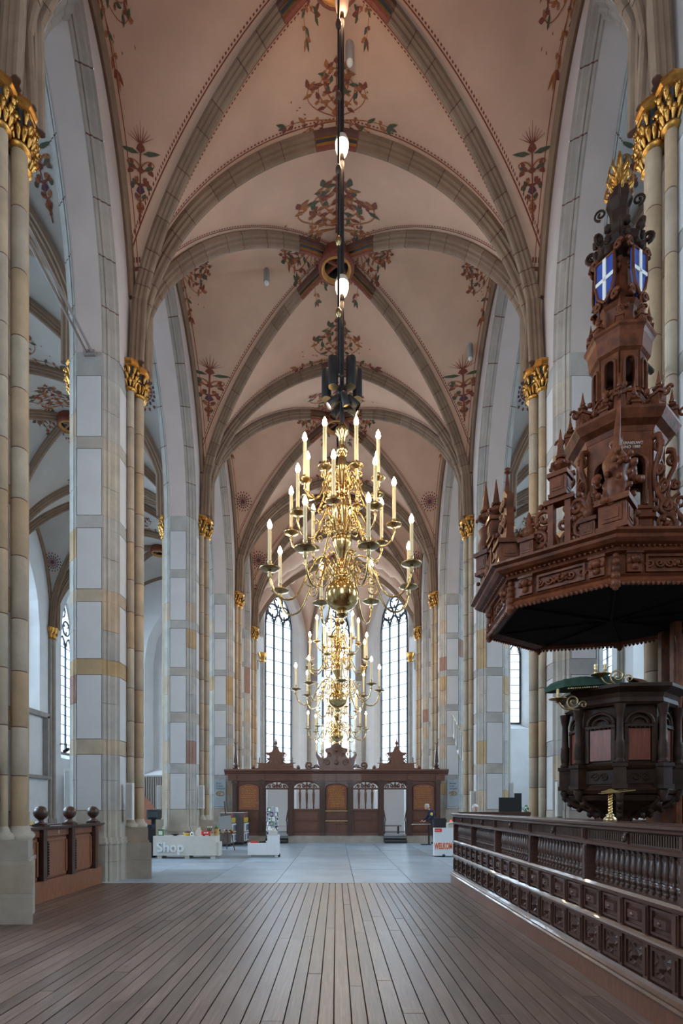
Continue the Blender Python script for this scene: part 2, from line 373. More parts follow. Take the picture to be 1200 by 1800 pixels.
def capital_mesh(sgn, full=True):
    mb = MB(); rr = random.Random(3)
    for sx, sy, r in SH:
        c = (sgn*sx, sy)
        mb.lathe([(r, 11.02), (r+.045, 11.05), (r+.05, 11.085), (r+.02, 11.11), (r, 11.12)], 14, c, 0)
        mb.lathe([(r-.005, 11.1), (r+.02, 11.3), (r+.08, 11.5)], 14, c, 1)
        nl = 11 if r > .1 else 9
        for row, (zz, rad, ln) in enumerate(((11.12, r+.015, .13), (11.22, r+.04, .14), (11.34, r+.06, .14))):
            for i in range(nl):
                a = 2*pi*(i+.5*row)/nl+rr.uniform(-.15, .15); ca, sa = cos(a), sin(a)
                if sgn*(c[0]+rad*ca) < .46 or rr.random() < .07: continue
                e = rr.uniform(.05, .085)
                pts = [(c[0]+(rad+d)*ca, c[1]+(rad+d)*sa, zz+h) for d, h in ((0, 0), (.015, ln*.4), (.03, ln*.8), (e, ln), (e+.02, ln*.85), (e+.005, ln*.7))]
                mb.tube(pts, lambda q: .018+.032*sin(pi*min(1, q*1.1))**2, 5)
                if rr.random() < .5: mb.ball((c[0]+(rad+e)*ca, c[1]+(rad+e)*sa, zz+ln*.9), .028, 5)
        mb.lathe([(r+.055, 11.50), (r+.10, 11.53), (r+.10, 11.57), (r+.07, 11.59), (r+.125, 11.63), (r+.125, 11.68), (r+.05, 11.69)], 8, c, 0, False, pi/8)
    return mb.mesh('capital', ['gold', 'black'])
me_cap, me_capb = capital_mesh(1), capital_mesh(-1)
def octo(x0, x1, hy, c): return [(x0, -hy), (x1-c, -hy), (x1, -hy+c), (x1, hy-c), (x1-c, hy), (x0, hy)]
base_parts = [('base_stone', MB().prism(ring(.012), .95, 1.53)), ('base_stone', MB().prism(ring(.05), .86, .95).prism(ring(.075), .80, .86)),
              ('base_stone', MB().prism(ring(.06), 0, .42)), ('base_stone', MB().prism(ring(.06), .424, .80))]
sb = MB(); z = 1.22
for sx, sy, r in SH: sb.lathe([(r+.075, 1.15), (r+.085, 1.19), (r+.06, 1.23), (r+.03, 1.25), (r+.02, 1.29), (r, 1.33)], 14, (sx, sy))
sb2 = MB()
for k, (x1, hy, z0, z1) in enumerate(((1.06, .40, .86, 1.15), (1.10, .44, .80, .86), (1.16, .47, 0, .42), (1.16, .47, .424, .80))):
    g = x1-1.16; base_parts.append(('base_stone', MB().prism([(.4, -hy), (1.165+g, -hy), (.80+g*.5, .2), (.70, hy), (.4, hy)], z0, z1)))
base_parts.append(('base_stone', sb))
me_base = [(n, m.mesh(n, 'base')) for n, m in base_parts]
mb = MB(); mb.prism([(-x, y) for x, y in octo(.4, 1.10, .46, .14)][::-1], 0, 1.2); me_baseb = mb.mesh('aisle_base', 'base')
ORD = ['', '', 'first', 'second', 'third', 'fourth', 'fifth']
for sd in (-1, 1):
    for i in range(7):
        near = 2 <= i <= 6
        p = inst('pillar', None, None, (sd*PX, YP[i], 0), 0, (-sd, 1, 1))
        tag(p, kind='structure')
        if near: tag(p, '%s clustered stone pier with white panels along the %s arcade, counted from the front' % (ORD[i], 'left' if sd < 0 else 'right'))
        inst('pier_core', me_core, p); inst('shaft_core', me_shcore, p); inst('aisle_shaft', me_shback, p); inst('capital', me_capb, p); inst('capital', me_cap, p); inst('aisle_base', me_baseb, p)
        for bi, me in enumerate(me_band):
            q = inst('band_stone', me, p)
            if (sd, i) in ((-1, 3), (-1, 2)) and bi > 2: q.data = me_bandt[bi]
        for gi in range(6):
            inst('plaster_panel', me_panel[gi], p); inst('plaster_panel', me_side[gi], p)
            tag(inst('rear_panel', me_back[gi], p), kind='stuff') if i < 2 else inst('plaster_panel', me_back[gi], p)
            for sx in (1, -1):
                for k in (0, 1, 2): inst('pier_stone', me_corner[gi, sx, k], p)
        for q in range(3):
            if q == 2: inst('shaft', MB().lathe([(SH[2][2], 1.22), (SH[2][2], 11.05)], 12, SH[2][:2]).mesh('shaft', 'shaft'), p); continue
            for k in range(len(DR)-1): inst('shaft_drum', me_drum[q, k], p)
        for n, me in me_base: inst(n, me, p)

# ---------------------------------------------------------------- arcade arches and the wall above them
def arc_pts(y0, y1, zs, rise, n):
    """pointed arch in the y-z plane: [(y, z, ny, nz)], outward normals"""
    s = (y1-y0)/2; yc = (y0+y1)/2; r = (s*s+rise*rise)/(2*s); out = []
    amax = math.asin(min(1, rise/r))
    for k in range(n+1):
        a = amax*k/n; out.append((y1+-r+r*cos(a), zs+r*sin(a), cos(a), sin(a)))
    y, z, ny, nz = out[-1]; out[-1] = (y, z, 0, 1/max(.3, nz))
    return [(2*yc-y, z, -ny, nz) for y, z, ny, nz in out]+[(y, z, ny, nz) for y, z, ny, nz in out[::-1][1:]]
CHP = [(x, (y+1.0)) for x, y in CH]
for sd in (-1, 1):
    wl = tag(inst('wall_arcade_%s' % ('left' if sd < 0 else 'right'), None), 'white plastered wall over the pointed arches of the arcade', kind='structure')
    for i in range(7):
        y0, y1 = YP[i]+.85, YP[i+1]-(1.0 if i < 6 else .2); s = (y1-y0)/2; rise = 4.95 if s < 2 else 5.2
        pts = arc_pts(y0, y1, 11.36, rise, 22); X = sd*PX
        m = MB(); m.sweep([[(X-.285, y+ny*.003, z+nz*.003), (X+.285, y+ny*.003, z+nz*.003)] for y, z, ny, nz in pts], closed=False); m.build('arch_soffit', 'spandrel', wl)
        m = MB()
        for sx in (1, -1): m.sweep([[(X+sx*(a-.006), y+ny*(d+.012), z+nz*(d+.012)) for a, d in CHP] for y, z, ny, nz in pts], closed=False)
        m.build('arch_joint', 'joint', wl)
        vis = 2 <= i <= 5
        fine = arc_pts(y0, y1, 11.36, rise, 44)
        for sx in (1, -1):
            if not vis:
                m = MB(); m.sweep([[(X+sx*a, y+ny*d, z+nz*d) for a, d in CHP] for y, z, ny, nz in pts], closed=False); m.build('arch_moulding', 'arch', wl); continue
            for k in range(0, 88, 8):
                seg = list(fine[k:k+9]); m = MB()
                ss = []
                for q, (y, z, ny, nz) in enumerate(seg):
                    t = .012*(1 if q == 0 else -1 if q == 8 else 0); ss.append((y+nz*t*(1), z-ny*t, ny, nz))
                m.sweep([[(X+sx*a, y+ny*d, z+nz*d) for a, d in CHP] for y, z, ny, nz in ss], closed=False)
                m.build('voussoir', 'arch', wl)
        ext = [(y+ny*.28, z+nz*.28) for y, z, ny, nz in pts]
        for sx in (1, -1):
            m = MB(); m.sweep([[(X+sx*.55, y, z), (X+sx*.55, y, 18.3)] for y, z in ext], closed=False)
            m.box(X+sx*.55-.001, X+sx*.55, YP[i]-.72, YP[i]+.58, 11.3, 18.3) if True else 0
            m.build('spandrel', 'spandrel', wl)

# ---------------------------------------------------------------- vaults
RIBP = [(-.15, .02), (-.15, -.08), (-.10, -.11), (-.105, -.16), (-.06, -.19), (-.055, -.25), (-.03, -.285), (.03, -.285), (.055, -.25), (.06, -.19), (.105, -.16), (.10, -.11), (.15, -.08), (.15, .02)]
RMI = [0, 0, 1, 2, 1, 3, 3, 3, 1, 2, 1, 0, 0, 0]              # painted stripes near a boss
def rib(parent, P, bvec, n_seg, painted=0, stones=True, k=1.0):
    """P: points on the vault, from capital to crown. bvec: horizontal unit vector across the rib"""
    P = [Vector(p) for p in P]; bv = Vector(bvec); fr = []; ref = P[0]-P[-1]; ref.z = ref.xy.length
    for i, p in enumerate(P):
        t = (P[min(i+1, len(P)-1)]-P[max(i-1, 0)]).normalized(); nn = bv.cross(t)
        if nn.dot(ref) < 0: nn = -nn
        fr.append((p, nn, t))
    if not stones:
        m = MB(); m.sweep([[p+bv*a*k+nn*d*k for a, d in RIBP] for p, nn, t in fr], 0, True); m.build('vault_rib', 'rib', parent); return
    m = MB(); m.sweep([[p+bv*a*.95*k+nn*(d*.96)*k for a, d in RIBP] for p, nn, t in fr], 0, True); m.build('rib_joint', 'joint', parent)
    n = len(P)-1; cuts = [round(q*n/n_seg) for q in range(n_seg+1)]
    for q in range(n_seg):
        a_, b_ = cuts[q], cuts[q+1]; rings = []
        for i in range(a_, b_+1):
            p, nn, t = fr[i]; sh = .010 if i == a_ else -.010 if i == b_ else 0
            rings.append([p+t*sh+bv*a*k+nn*d*k for a, d in RIBP])
        m = MB()
        if painted and q >= n_seg-painted: m.sweep(rings, 1, True, mis=RMI); m.build('painted_rib_stone', ['joint', 'p_gold', 'black', 'p_red'], parent)
        else: m.sweep(rings, 0, True); m.build('rib_stone', 'rib', parent)
def border(mb, P, bv, bays, off=.20):
    """red line and teeth painted on the shell along a rib"""
    bv = Vector(bv)
    for sg in (1, -1):
        for o1, o2, dash in ((off, off+.018, 0), (off+.035, off+.06, 1)):
            q = []
            for p in P:
                row = []
                for o in (o1, o2):
                    v = Vector(p)+bv*sg*o; bay = bays[0]
                    for bb in bays:
                        if bb[2] <= v.y <= bb[3]: bay = bb
                    row.append(Vector((v.x, v.y, VZ(v.x, v.y, bay)-.012)))
                q.append(row)
            if not dash: mb.sweep(q, 0, False)
            else:
                for i in range(len(q)-1):
                    a, b_ = q[i], q[i+1]; nd = max(1, int((a[0]-b_[0]).length/.07))
                    for k in range(nd):
                        t0, t1 = k/nd, (k+.5)/nd
                        mb.add([a[0].lerp(b_[0], t0), a[1].lerp(b_[1], t0), a[1].lerp(b_[1], t1), a[0].lerp(b_[0], t1)], [(0, 1, 2, 3)])
def shell(parent, bay, n=40):
    cx, hw, y0, y1 = bay; yc, hl = (y0+y1)/2, (y1-y0)/2
    g = [sin(pi/2*(k/n*2-1)) for k in range(n+1)]
    vsn = [(cx+hw*u, yc+hl*v, VZ(cx+hw*u, yc+hl*v, bay)) for v in g for u in g]
    fs = []
    for j in range(n):
        for i in range(n):
            a, b_, c, d = j*(n+1)+i, j*(n+1)+i+1, (j+1)*(n+1)+i+1, (j+1)*(n+1)+i
            if (i < n/2) == (j < n/2): fs += [(a, b_, c), (a, c, d)]
            else: fs += [(a, b_, d), (b_, c, d)]
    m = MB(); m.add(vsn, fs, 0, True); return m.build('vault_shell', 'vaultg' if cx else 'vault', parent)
U = lambda n, e=.985: [e*cos(pi/2*k/n) for k in range(n+1)]
def boss(parent, x, y, z, r=.5):
    m = MB(); m.lathe([(r*.72, z-.10), (r*.86, z-.42), (r, z-.40), (r*1.02, z-.28), (r*.95, z-.05)], 24, (x, y), 0, cap=False)
    m.lathe([(r*.66, z-.34), (r*.78, z-.46), (r*.86, z-.42)], 24, (x, y), 1, cap=False); m.lathe([(r*.66, z-.34), (r*.70, z-.1)], 24, (x, y), 2, cap=False); m.lathe([(.00, z-.12), (r*.72, z-.12)], 24, (x, y), 2)
    m.build('keystone', ['p_red', 'p_gold', 'dark'], parent)
def do_bay(bay, side, i, full):
    cx, hw, y0, y1 = bay; yc, hl = (y0+y1)/2, (y1-y0)/2
    ce = tag(inst('ceiling', None), kind='structure'); shell(ce, bay)
    if full is None: return ce
    bd = MB(); prev = None
    crown = VZ(cx, yc, bay)
    # transverse arch on the east line of the bay
    nxt = (cx, hw, y1, y1+6)
    for sg in (-1, 1):
        P = [(cx+sg*(hw-.13), y1, 11.68)]+[(cx+sg*hw*u, y1, PROF(u)) for u in U(28)]
        rib(ce, P, (0, 1, 0), 12, 1 if full else 0, full)
        if full: border(bd, P[3:], (0, 1, 0), [bay, NB.get(i+1, nxt) if side == 0 else nxt])
        for st in (-1, 1):
            q = hypot = sqrt(hw*hw+hl*hl); bv = (-st*hl/q, sg*hw/q, 0) if True else 0
            bv = (hl*st/q, -hw*sg/q, 0)
            P = [(cx+sg*(hw-.13), yc+st*(hl-.2), 11.68)]+[(cx+sg*hw*u, yc+st*hl*u, VZ(cx+sg*hw*u, yc+st*hl*u, bay)) for u in U(32, .965)]
            rib(ce, P, bv, 14, 2 if full else 0, full)
            if full: border(bd, P[3:], bv, [bay])
    for sg in (-1, 1):                     # wall ribs
        P1 = [(cx+sg*(hw-.02), yc+hl*v, PROF(v)) for v in [-q for q in U(24, .96)]+U(24, .96)[::-1][1:]]
        m = MB(); WR = [(-.02, .06), (-.02, -.10), (.05, -.14), (.11, -.10), (.14, .06)]
        rings = []
        for k, p in enumerate(P1):
            t = (Vector(P1[min(k+1, len(P1)-1)])-Vector(P1[max(k-1, 0)])).normalized(); nn = Vector((0, -t.z, t.y))
            rings.append([Vector(p)+Vector((-sg*a, 0, 0))+nn*d for a, d in WR])
        m.sweep(rings, 0, True); m.build('wall_rib', 'rib', ce)
        if full:
            q = [[(p[0]-sg*o, p[1], VZ(p[0]-sg*o, p[1], bay)-.012) for o in (.2, .218)] for p in P1]; bd.sweep(q, 0, False)
    if full: tag(bd.build('painted_border', 'p_red', ce), kind='stuff')
    boss(ce, cx, yc, crown, .52)
    return ce
CEIL = {}
for i in range(7):
    if i < 6: CEIL[0, i] = do_bay(NB[i], 0, i, None if i == 0 else i >= 1 and i <= 5)
    for sd in (-1, 1): CEIL[sd, i] = do_bay(AB[sd, i], sd, i, None if i < 2 else False)
for i in range(2, 6): tag(CEIL[0, i], 'painted nave vault, %s bay from the front' % ORD[i])

# ---------------------------------------------------------------- outer walls with windows
def arch_z(s, hw, spring, apex):
    r = apex-spring; q = (hw*hw+r*r)/(2*hw); return spring+sqrt(max(0, q*q-(abs(s)+q-hw)**2))
def outline(hw, sill, spring, apex, n=12):
    q = [(hw, sill), (hw, spring)]+[(hw*(1-sin(pi/2*k/n)), 0) for k in range(1, n+1)]
    q = q[:2]+[(x, arch_z(x, hw, spring, apex)) for x, _ in q[2:]]
    return [(-x, z) for x, z in q]+[(x, z) for x, z in q[::-1][1:]]
def wall_win(name, o, ang, L, z1, wins, label, depth=.75, splay=.35):
    """wall from o along direction ang; the outside is on its left-hand side"""
    wl = tag(inst(name, None, None, o, ang), label, kind='structure'); m = MB(); s = 0
    for c, hw, sill, spring, apex in wins:
        h2, a2, s2 = hw+splay, apex+splay*1.2, sill-splay*1.2
        m.add([(s, 0, 0), (c-h2, 0, 0), (c-h2, 0, z1), (s, 0, z1)], [(0, 1, 2, 3)])
        of = outline(h2, s2, spring, a2); ob = outline(hw, sill, spring, apex)
        m.add([(c-h2, 0, 0), (c+h2, 0, 0), (c+h2, 0, s2), (c-h2, 0, s2)], [(0, 1, 2, 3)])
        top = [p for p in of[1:-1]]
        m.sweep([[(c+x, 0, z), (c+x, 0, z1)] for x, z in top], closed=False)
        m.sweep([[(c+x, 0, z) for x, z in of+[of[0]]], [(c+x, depth, z) for x, z in ob+[ob[0]]]], closed=False)
        s = c+h2
    m.add([(s, 0, 0), (L, 0, 0), (L, 0, z1), (s, 0, z1)], [(0, 1, 2, 3)])
    m.build('plaster_face', 'wall', wl); return wl
WN = [0]
def window(o, ang, hw, sill, spring, apex, lights, rows, panes, label):
    """tracery window: local x across, y outwards"""
    WN[0] += 1; wd = tag(inst('window_%d' % WN[0], None, None, o, ang), label, kind='structure')
    fr = MB(); ol = outline(hw, sill, spring, apex); ol2 = [(x*(hw-.09)/hw, z+(.09 if z == sill else -.09 if abs(x) < .01 else -.03)) for x, z in ol]
    rings = [[(a[0], -.06, a[1]), (a[0], .06, a[1]), (b_[0], .06, b_[1]), (b_[0], -.06, b_[1])] for a, b_ in zip(ol+[ol[0]], ol2+[ol2[0]])]
    fr.sweep(rings, 0, True, caps=False); fr.build('window_frame', 'lead' if panes else 'arch', wd)
    lw = 2*hw/lights; top = spring+.1
    for k in range(1, lights):
        x = -hw+k*lw; MB().box(-.055, .055, -.07, .07, sill, top+.25, 0, .03).build('mullion', 'lead', wd, (x, 0, 0))
    tr = MB()
    for k in range(lights):                # cusped heads of the lights and the circles above
        xc = -hw+(k+.5)*lw
        q = [(xc+x, 0, z) for x, z in outline(lw/2, top-.3, top-.1, top+lw*.75, 6)][1:-1]; tr.tube(q, .055, 4)
        for sg in (-1, 1): tr.tube([(xc+sg*lw*.5, 0, top+.05), (xc+sg*lw*.22, 0, top+.12), (xc+sg*lw*.3, 0, top+.35)], .03, 4)
    hh = apex-spring
    cs = [(-hw*.42, spring+hh*.40, hw*.36), (hw*.42, spring+hh*.40, hw*.36), (0, spring+hh*.70, hw*.30)]
    for cx, cz, r in cs:
        tr.tube([(cx+r*cos(2*pi*k/20), 0, cz+r*sin(2*pi*k/20)) for k in range(21)], .06, 4)
        for q in range(3):
            a = pi/2+2*pi*q/3+pi/3; tr.tube([(cx+r*cos(a), 0, cz+r*sin(a)), (cx+r*.45*cos(a), 0, cz+r*.45*sin(a))], .055, 4)
    tr.build('tracery', 'lead', wd)
    H = (top-sill-.05)/rows
    if panes:
        pm = MB().box(-lw/2+.05, lw/2-.05, -.006, .006, -H/2+.016, H/2-.016).mesh('pane', 'pane'); bm = MB().box(-hw, hw, -.02, .02, -.02, .02).mesh('saddle_bar', 'lead')
    else: bm = MB().box(-hw, hw, -.02, .02, -.02, .02).mesh('saddle_bar', 'lead')
    al = MB()
    for r in range(rows):
        inst('saddle_bar', bm, wd, (0, 0, sill+H*(r+1)))
        for k in range(lights):
            if panes: inst('pane', pm, wd, (-hw+(k+.5)*lw, 0, sill+H*(r+.5)))
            else: al.box(-hw+k*lw+.05, -hw+(k+1)*lw-.05, -.006, .006, sill+H*r+.016, sill+H*(r+1)-.016)
    if not panes: tag(al.build('panes', 'pane', wd), kind='stuff')
    hd = [(x*.97, z-.03) for x, z in outline(hw, top, max(spring, top), apex)]; MB().plate(hd, -.005, .005).build('head_pane', 'pane', wd)
    return wd
# side walls
for sd in (-1, 1):
    wins = []; Lw = 38.2+7.0
    for k, yy in enumerate(AISLE_MID):
        hw, sill = (1.2, 4.9) if k != 5 else (1.05, 7.0)
        if sd < 0: c = yy+7.0; wins.append((c, hw, sill, 11.4, 14.6))
        else: c = Lw-(yy+7.0); wins.append((c, hw, sill, 11.4, 14.6))
    wins.sort()
    if sd < 0: wall_win('wall_left', (-16.11, -7.0, 0), pi/2, Lw, 18.4, wins, 'white plastered outer wall of the left aisle with tall windows')
    else: wall_win('wall_right', (16.11, 38.2, 0), -pi/2, Lw, 18.4, wins, 'white plastered outer wall of the right aisle with tall windows')
    for k, yy in enumerate(AISLE_MID):
        hw, sill = (1.2, 4.9) if k != 5 else (1.05, 7.0)
        window((sd*16.8, yy, 0), pi/2 if sd < 0 else -pi/2, hw, sill, 11.4, 14.6, 3, 11, False, 'tall leaded window in the %s aisle wall' % ('left' if sd < 0 else 'right'))
    # wall shafts
    for i in range(2, 7):
        p = tag(inst('pillar_respond', None, None, (sd*16.11, YP[i], 0), 0, (-sd, 1, 1)), kind='structure')
        m = MB()
        for q, (yy, r, x) in enumerate(((0, .12, .16), (-.2, .09, .09), (.2, .09, .09))): m.lathe([(r+.06, 0), (r+.06, .9), (r, 1.0), (r, 11.05)], 12, (x, yy))
        m.build('wall_shaft', 'arch', p)
        c = MB()
        for q, (yy, r, x) in enumerate(((0, .12, .16), (-.2, .09, .09), (.2, .09, .09))):
            c.lathe([(r, 11.02), (r+.05, 11.06), (r, 11.12), (r+.03, 11.3), (r+.12, 11.52), (r+.14, 11.68)], 10, (x, yy), 0, False)
            for a in range(8): c.ball((x+(r+.07)*cos(a*pi/4), yy+(r+.07)*sin(a*pi/4), 11.32+.1*(a % 2)), .055, 6)
        c.build('capital', 'gold', p)
    # east ends of the aisles
    if sd < 0: wall_win('wall_aisle_end_left', (-16.11, 38.2, 0), 0, 11.4, 18.4, [(5.13, 1.55, 4.2, 11.4, 14.8)], 'white end wall of the left aisle with a tall blind niche')
    else: wall_win('wall_aisle_end_right', (4.7, 38.2, 0), 0, 11.5, 18.4, [(6.28, 1.6, 7.3, 12, 15)], 'white end wall of the right aisle with a tall window')
MB().box(3.2, 7.1, .75, .85, 3, 15.5).build('niche_back', 'wall', D.objects['wall_aisle_end_left'])
window((10.98, 38.9, 0), 0, 1.6, 7.3, 12, 15, 4, 9, True, 'tall clear window at the far end of the right aisle')
# apse
A_, B_ = Vector((-5.47, 36.76, 0)), Vector((-1.95, 40.6, 0)); LA = (B_-A_).length; an = math.atan2(3.84, 3.52)
wall_win('wall_apse_left', A_, an, LA, 18.4, [(LA*.5, 1.22, 3.2, 14.0, 16.3)], 'white slanting choir wall left of centre', .35, .4)
wall_win('wall_apse', B_, 0, 3.9, 18.4, [(1.95, 1.0, 3.2, 14.0, 16.4)], 'white choir wall straight ahead')
wall_win('wall_apse_right', (1.95, 40.6, 0), -an, LA, 18.4, [(LA*.5, 1.22, 3.2, 14.0, 16.3)], 'white slanting choir wall right of centre', .35, .4)
dd = Vector((cos(an), sin(an), 0)); nn = Vector((-sin(an), cos(an), 0))
q = A_+dd*LA*.5+nn*.34; window(q, an, 1.22, 3.2, 14.0, 16.3, 3, 13, True, 'left of the three tall tracery windows of the choir')
window((0, 41.35, 0), 0, 1.0, 3.2, 14.0, 16.4, 3, 13, True, 'middle one of the three tall tracery windows, behind the chandeliers')
window((-q.x, q.y, 0), -an, 1.22, 3.2, 14.0, 16.3, 3, 13, True, 'right of the three tall tracery windows of the choir')
ce = tag(inst('ceiling', None), 'ribbed vault over the choir end', kind='structure'); bo = Vector((0, 36.0, 0))
crn = [Vector((-4.75, 32.1, 0)), A_, B_, Vector((1.95, 40.6, 0)), Vector((-A_.x, A_.y, 0)), Vector((4.75, 32.1, 0))]
m = MB(); n = 20; us = [sin(pi/2*q/n) for q in range(n+1)]; vv = [sin(pi/2*(2*q/n-1)) for q in range(n+1)]
for k in range(6):
    a, b_ = crn[k], crn[(k+1) % 6]; vsn = []
    for p in us:
        for v in vv:
            xy = bo*(1-p)+(a*(1-v)/2+b_*(1+v)/2)*p; vsn.append((xy.x, xy.y, max(PROF(p), PROF(v))+.35*(1-p*p)*(1-v*v)))
    m.add(vsn, [(j*(n+1)+i, j*(n+1)+i+1, (j+1)*(n+1)+i+1, (j+1)*(n+1)+i) for j in range(n) for i in range(n)], 0, True)
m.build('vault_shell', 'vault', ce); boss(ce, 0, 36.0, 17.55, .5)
for k, c in enumerate(crn):
    t = (c-bo).normalized(); f = .985; P = [tuple(bo+(c-bo)*.98)[:2]+(11.6,)]+[(bo.x+(c.x-bo.x)*u, bo.y+(c.y-bo.y)*u, PROF(u)) for u in U(24)]
    rib(ce, P, (-t.y, t.x, 0), 10, 0, False, .85)
for c in crn[2:4]:
    m = MB(); m.lathe([(.13, 0), (.13, 11.5)], 10, (c.x*.99, c.y-.12)); m.build('apse_shaft', 'arch', ce)
    m = MB(); m.lathe([(.13, 11.0), (.2, 11.1), (.15, 11.2), (.28, 11.6)], 10, (c.x*.99, c.y-.12)); m.build('capital', 'gold', ce)
for sd in (-1, 1):
    m = MB(); m.lathe([(.14, 0), (.14, 11.5)], 10, (sd*4.8, 36.9)).lathe([(.14, 11.0), (.24, 11.1), (.17, 11.2), (.3, 11.6)], 10, (sd*4.8, 36.9), 1); m.build('corner_shaft', ['arch', 'gold'], ce)
# painted grey string courses beside the choir windows
for sd in (-1, 1):
    m = MB(); m.box(-.0, .55, -.015, 0, 10.6, 11.2); m.build('string_course', 'arch', D.objects['wall_apse_left' if sd < 0 else 'wall_apse_right'], (0 if sd < 0 else LA-.55, 0, 0))
    m = MB(); m.box(0, .6, -.015, 0, 10.6, 11.2); m.build('string_course', 'arch', D.objects['wall_apse'], (0 if sd < 0 else 3.3, 0, 0))
# west wall behind the viewer
wall_win('wall_west', (16.11, -6.2, 0), pi, 32.3, 18.4, [(16.11, 2.6, 3.5, 12, 15.5)], 'white west wall behind the viewer')
window((0, -6.95, 0), pi, 2.6, 3.5, 12, 15.5, 4, 8, False, 'great west window behind the viewer')
# ================================================================ CHANDELIERS
def chandelier(name, label, loc, sc, rod, lamps, arms):
    t = thing(name, label, 'chandelier', loc, 0, 'brass chandeliers along the nave'); t.scale = (sc, sc, sc)
    m = MB()
    m.lathe([(.001, -.86), (.04, -.84), (.07, -.79), (.03, -.74), (.06, -.71), (.11, -.68), (.12, -.64), (.06, -.60), (.09, -.56)], 20)
    m.lathe([(.32*sin(pi*k/16)+.001, -.30-.30*cos(pi*k/16)) for k in range(1, 16)], 28); m.build('globe', 'brass', t)
    m = MB()
    m.lathe([(.10, -.02), (.16, .0), (.17, .04), (.13, .07), (.14, .12), (.15, .20), (.10, .23), (.14, .27), (.09, .33), (.07, .38)], 20)
    m.lathe([(.06, .36), (.08, .42), (.12, .52), (.18, .66), (.19, .74), (.15, .80), (.12, .82), (.16, .86), (.10, .90)], 20)
    m.build('stem', 'brass', t)
    m = MB()
    m.lathe([(.10, .9), (.13, .96), (.09, 1.02), (.12, 1.08), (.145, 1.25), (.145, 1.4), (.09, 1.56), (.07, 1.6)], 24, flute=.10)
    m.lathe([(.07, 1.58), (.12, 1.62), (.125, 1.66), (.08, 1.70), (.07, 1.78), (.11, 1.95), (.115, 2.1), (.07, 2.3), (.05, 2.34)], 24, flute=.12)
    m.lathe([(.05, 2.32), (.09, 2.36), (.12, 2.42), (.09, 2.48), (.06, 2.52)], 20)
    m.lathe([(.06, 2.5), (.07, 2.56), (.075, 2.68), (.13, 2.74), (.145, 2.80), (.11, 2.85), (.05, 2.87), (.07, 2.91), (.02, 2.96)], 24, flute=.06); m.build('upper_stem', 'brass', t)
    m = MB(); m.tube([(0, 0, 2.9), (0, 0, rod)], .042, 8); m.build('suspension_rod', 'black', t)
    for k, z in enumerate(lamps):
        m = MB(); m.lathe([(.05, z+.22), (.10, z+.20), (.125, z+.13)], 16, mi=0).lathe([(.125, z+.13), (.135, z+.11), (.125, z+.09)], 16, mi=0)
        m.lathe([(.125, z+.10), (.12, z), (.09, z-.09), (.05, z-.12)], 16, mi=1); m.build('glass_lamp', ['cream', 'lampd' if k == 2 else 'lamp'], t)
        l = D.lights.new('lamp_glow', 'POINT'); l.energy = 42 if k < 2 else 25; l.color = (1, .60, .34); l.shadow_soft_size = .14
        o = D.objects.new('lamp_glow', l); C.objects.link(o); o.parent = t; o.location = (0, -.0, z-.22)
    hgt = .74
    pan = MB().lathe([(.03, -.03), (.06, -.015), (.17, .012), (.19, .035), (.15, .028), (.05, .02)], 18).lathe([(.012, -.16), (.045, -.10), (.03, -.06), (.04, -.03)], 10).lathe([(.03, .02), (.045, .05), (.03, .08), (.038, .13), (.042, .16)], 10).mesh('drip_pan', 'brassd')
    can = MB().lathe([(.034, .13), (.034, hgt)], 10).mesh('candle_sleeve', 'candle')
    bul = MB().lathe([(.02, hgt), (.048, hgt+.06), (.034, hgt+.12), (.004, hgt+.18)], 8).mesh('bulb', 'bulb')
    def armmesh(rp, z0, sw, drop):
        k = rp/1.42; m = MB()
        m.tube([Vector(p) for p in spline([(.11, 0, z0-.12), (.15, 0, z0+.14*sw), (.28*k+.03, 0, z0+.36*sw), (.50*k, 0, z0+.32*sw), (.68*k, 0, z0+.03), (.90*k, 0, z0-.40*drop), (1.13*k, 0, z0-.50*drop), (1.33*k, 0, z0-.38*drop), (rp-.005, 0, z0-.14)], 6)], .020, 7)
        for cx, cz, r, a0, sg in ((.44*k, z0+.06, .17*k+.02, pi/2, 1), (.62*k, z0-.12, .10*k+.01, 0, -1), (.30*k, z0+.14, .09, pi, 1), (.72*k, z0+.19, .06, pi, -1)):
            m.tube([(x, 0, z) for x, z in spiral(cx, cz, r, 1.3, a0, 22, sg)], .013, 5)
        return m.mesh('arm', 'brass')
    for ti, (rp, z0, sw, drop, n, ph) in enumerate(arms):
        pk = (1, .78, .70)[ti]; am = armmesh(rp, z0, sw, drop)
        for i in range(n):
            a = inst('arm', am, t, (0, 0, 0), 2*pi*(i+ph)/n)
            inst('drip_pan', pan, a, (rp, 0, z0), 0, (pk, pk, 1)); inst('candle_sleeve', can, a, (rp, 0, z0)); inst('bulb', bul, a, (rp, 0, z0))
    return t
A8 = [(1.38, 0, 1, 1, 8, .40), (.98, .93, .9, .72, 8, .80), (.73, 1.70, .75, .55, 8, .44)]
A6 = [(1.42, 0, 1, 1, 8, .10), (1.02, .95, .9, .7, 8, .55), (.72, 1.60, .8, .55, 6, .2)]
chandelier('chandelier', 'largest brass chandelier, nearest of the row, with globe lamps threaded on its rod', (.105, 10.74, 5.90), 1.0, 11.95, [5.48, 8.13, 10.8], A8)
chandelier('chandelier', 'second brass chandelier in the row, hanging just under the largest one', (.06, 23.5, 6.42), 1.22, 9.2, [], A6)
chandelier('chandelier', 'third brass chandelier in the row, its globe a little above the screen crests', (.04, 29.5, 5.62), 1.06, 11.3, [], A6)
chandelier('chandelier', 'smallest and farthest brass chandelier, in front of the middle crest of the choir screen', (-.06, 34.9, 4.95), .82, 15.4, [], A6)

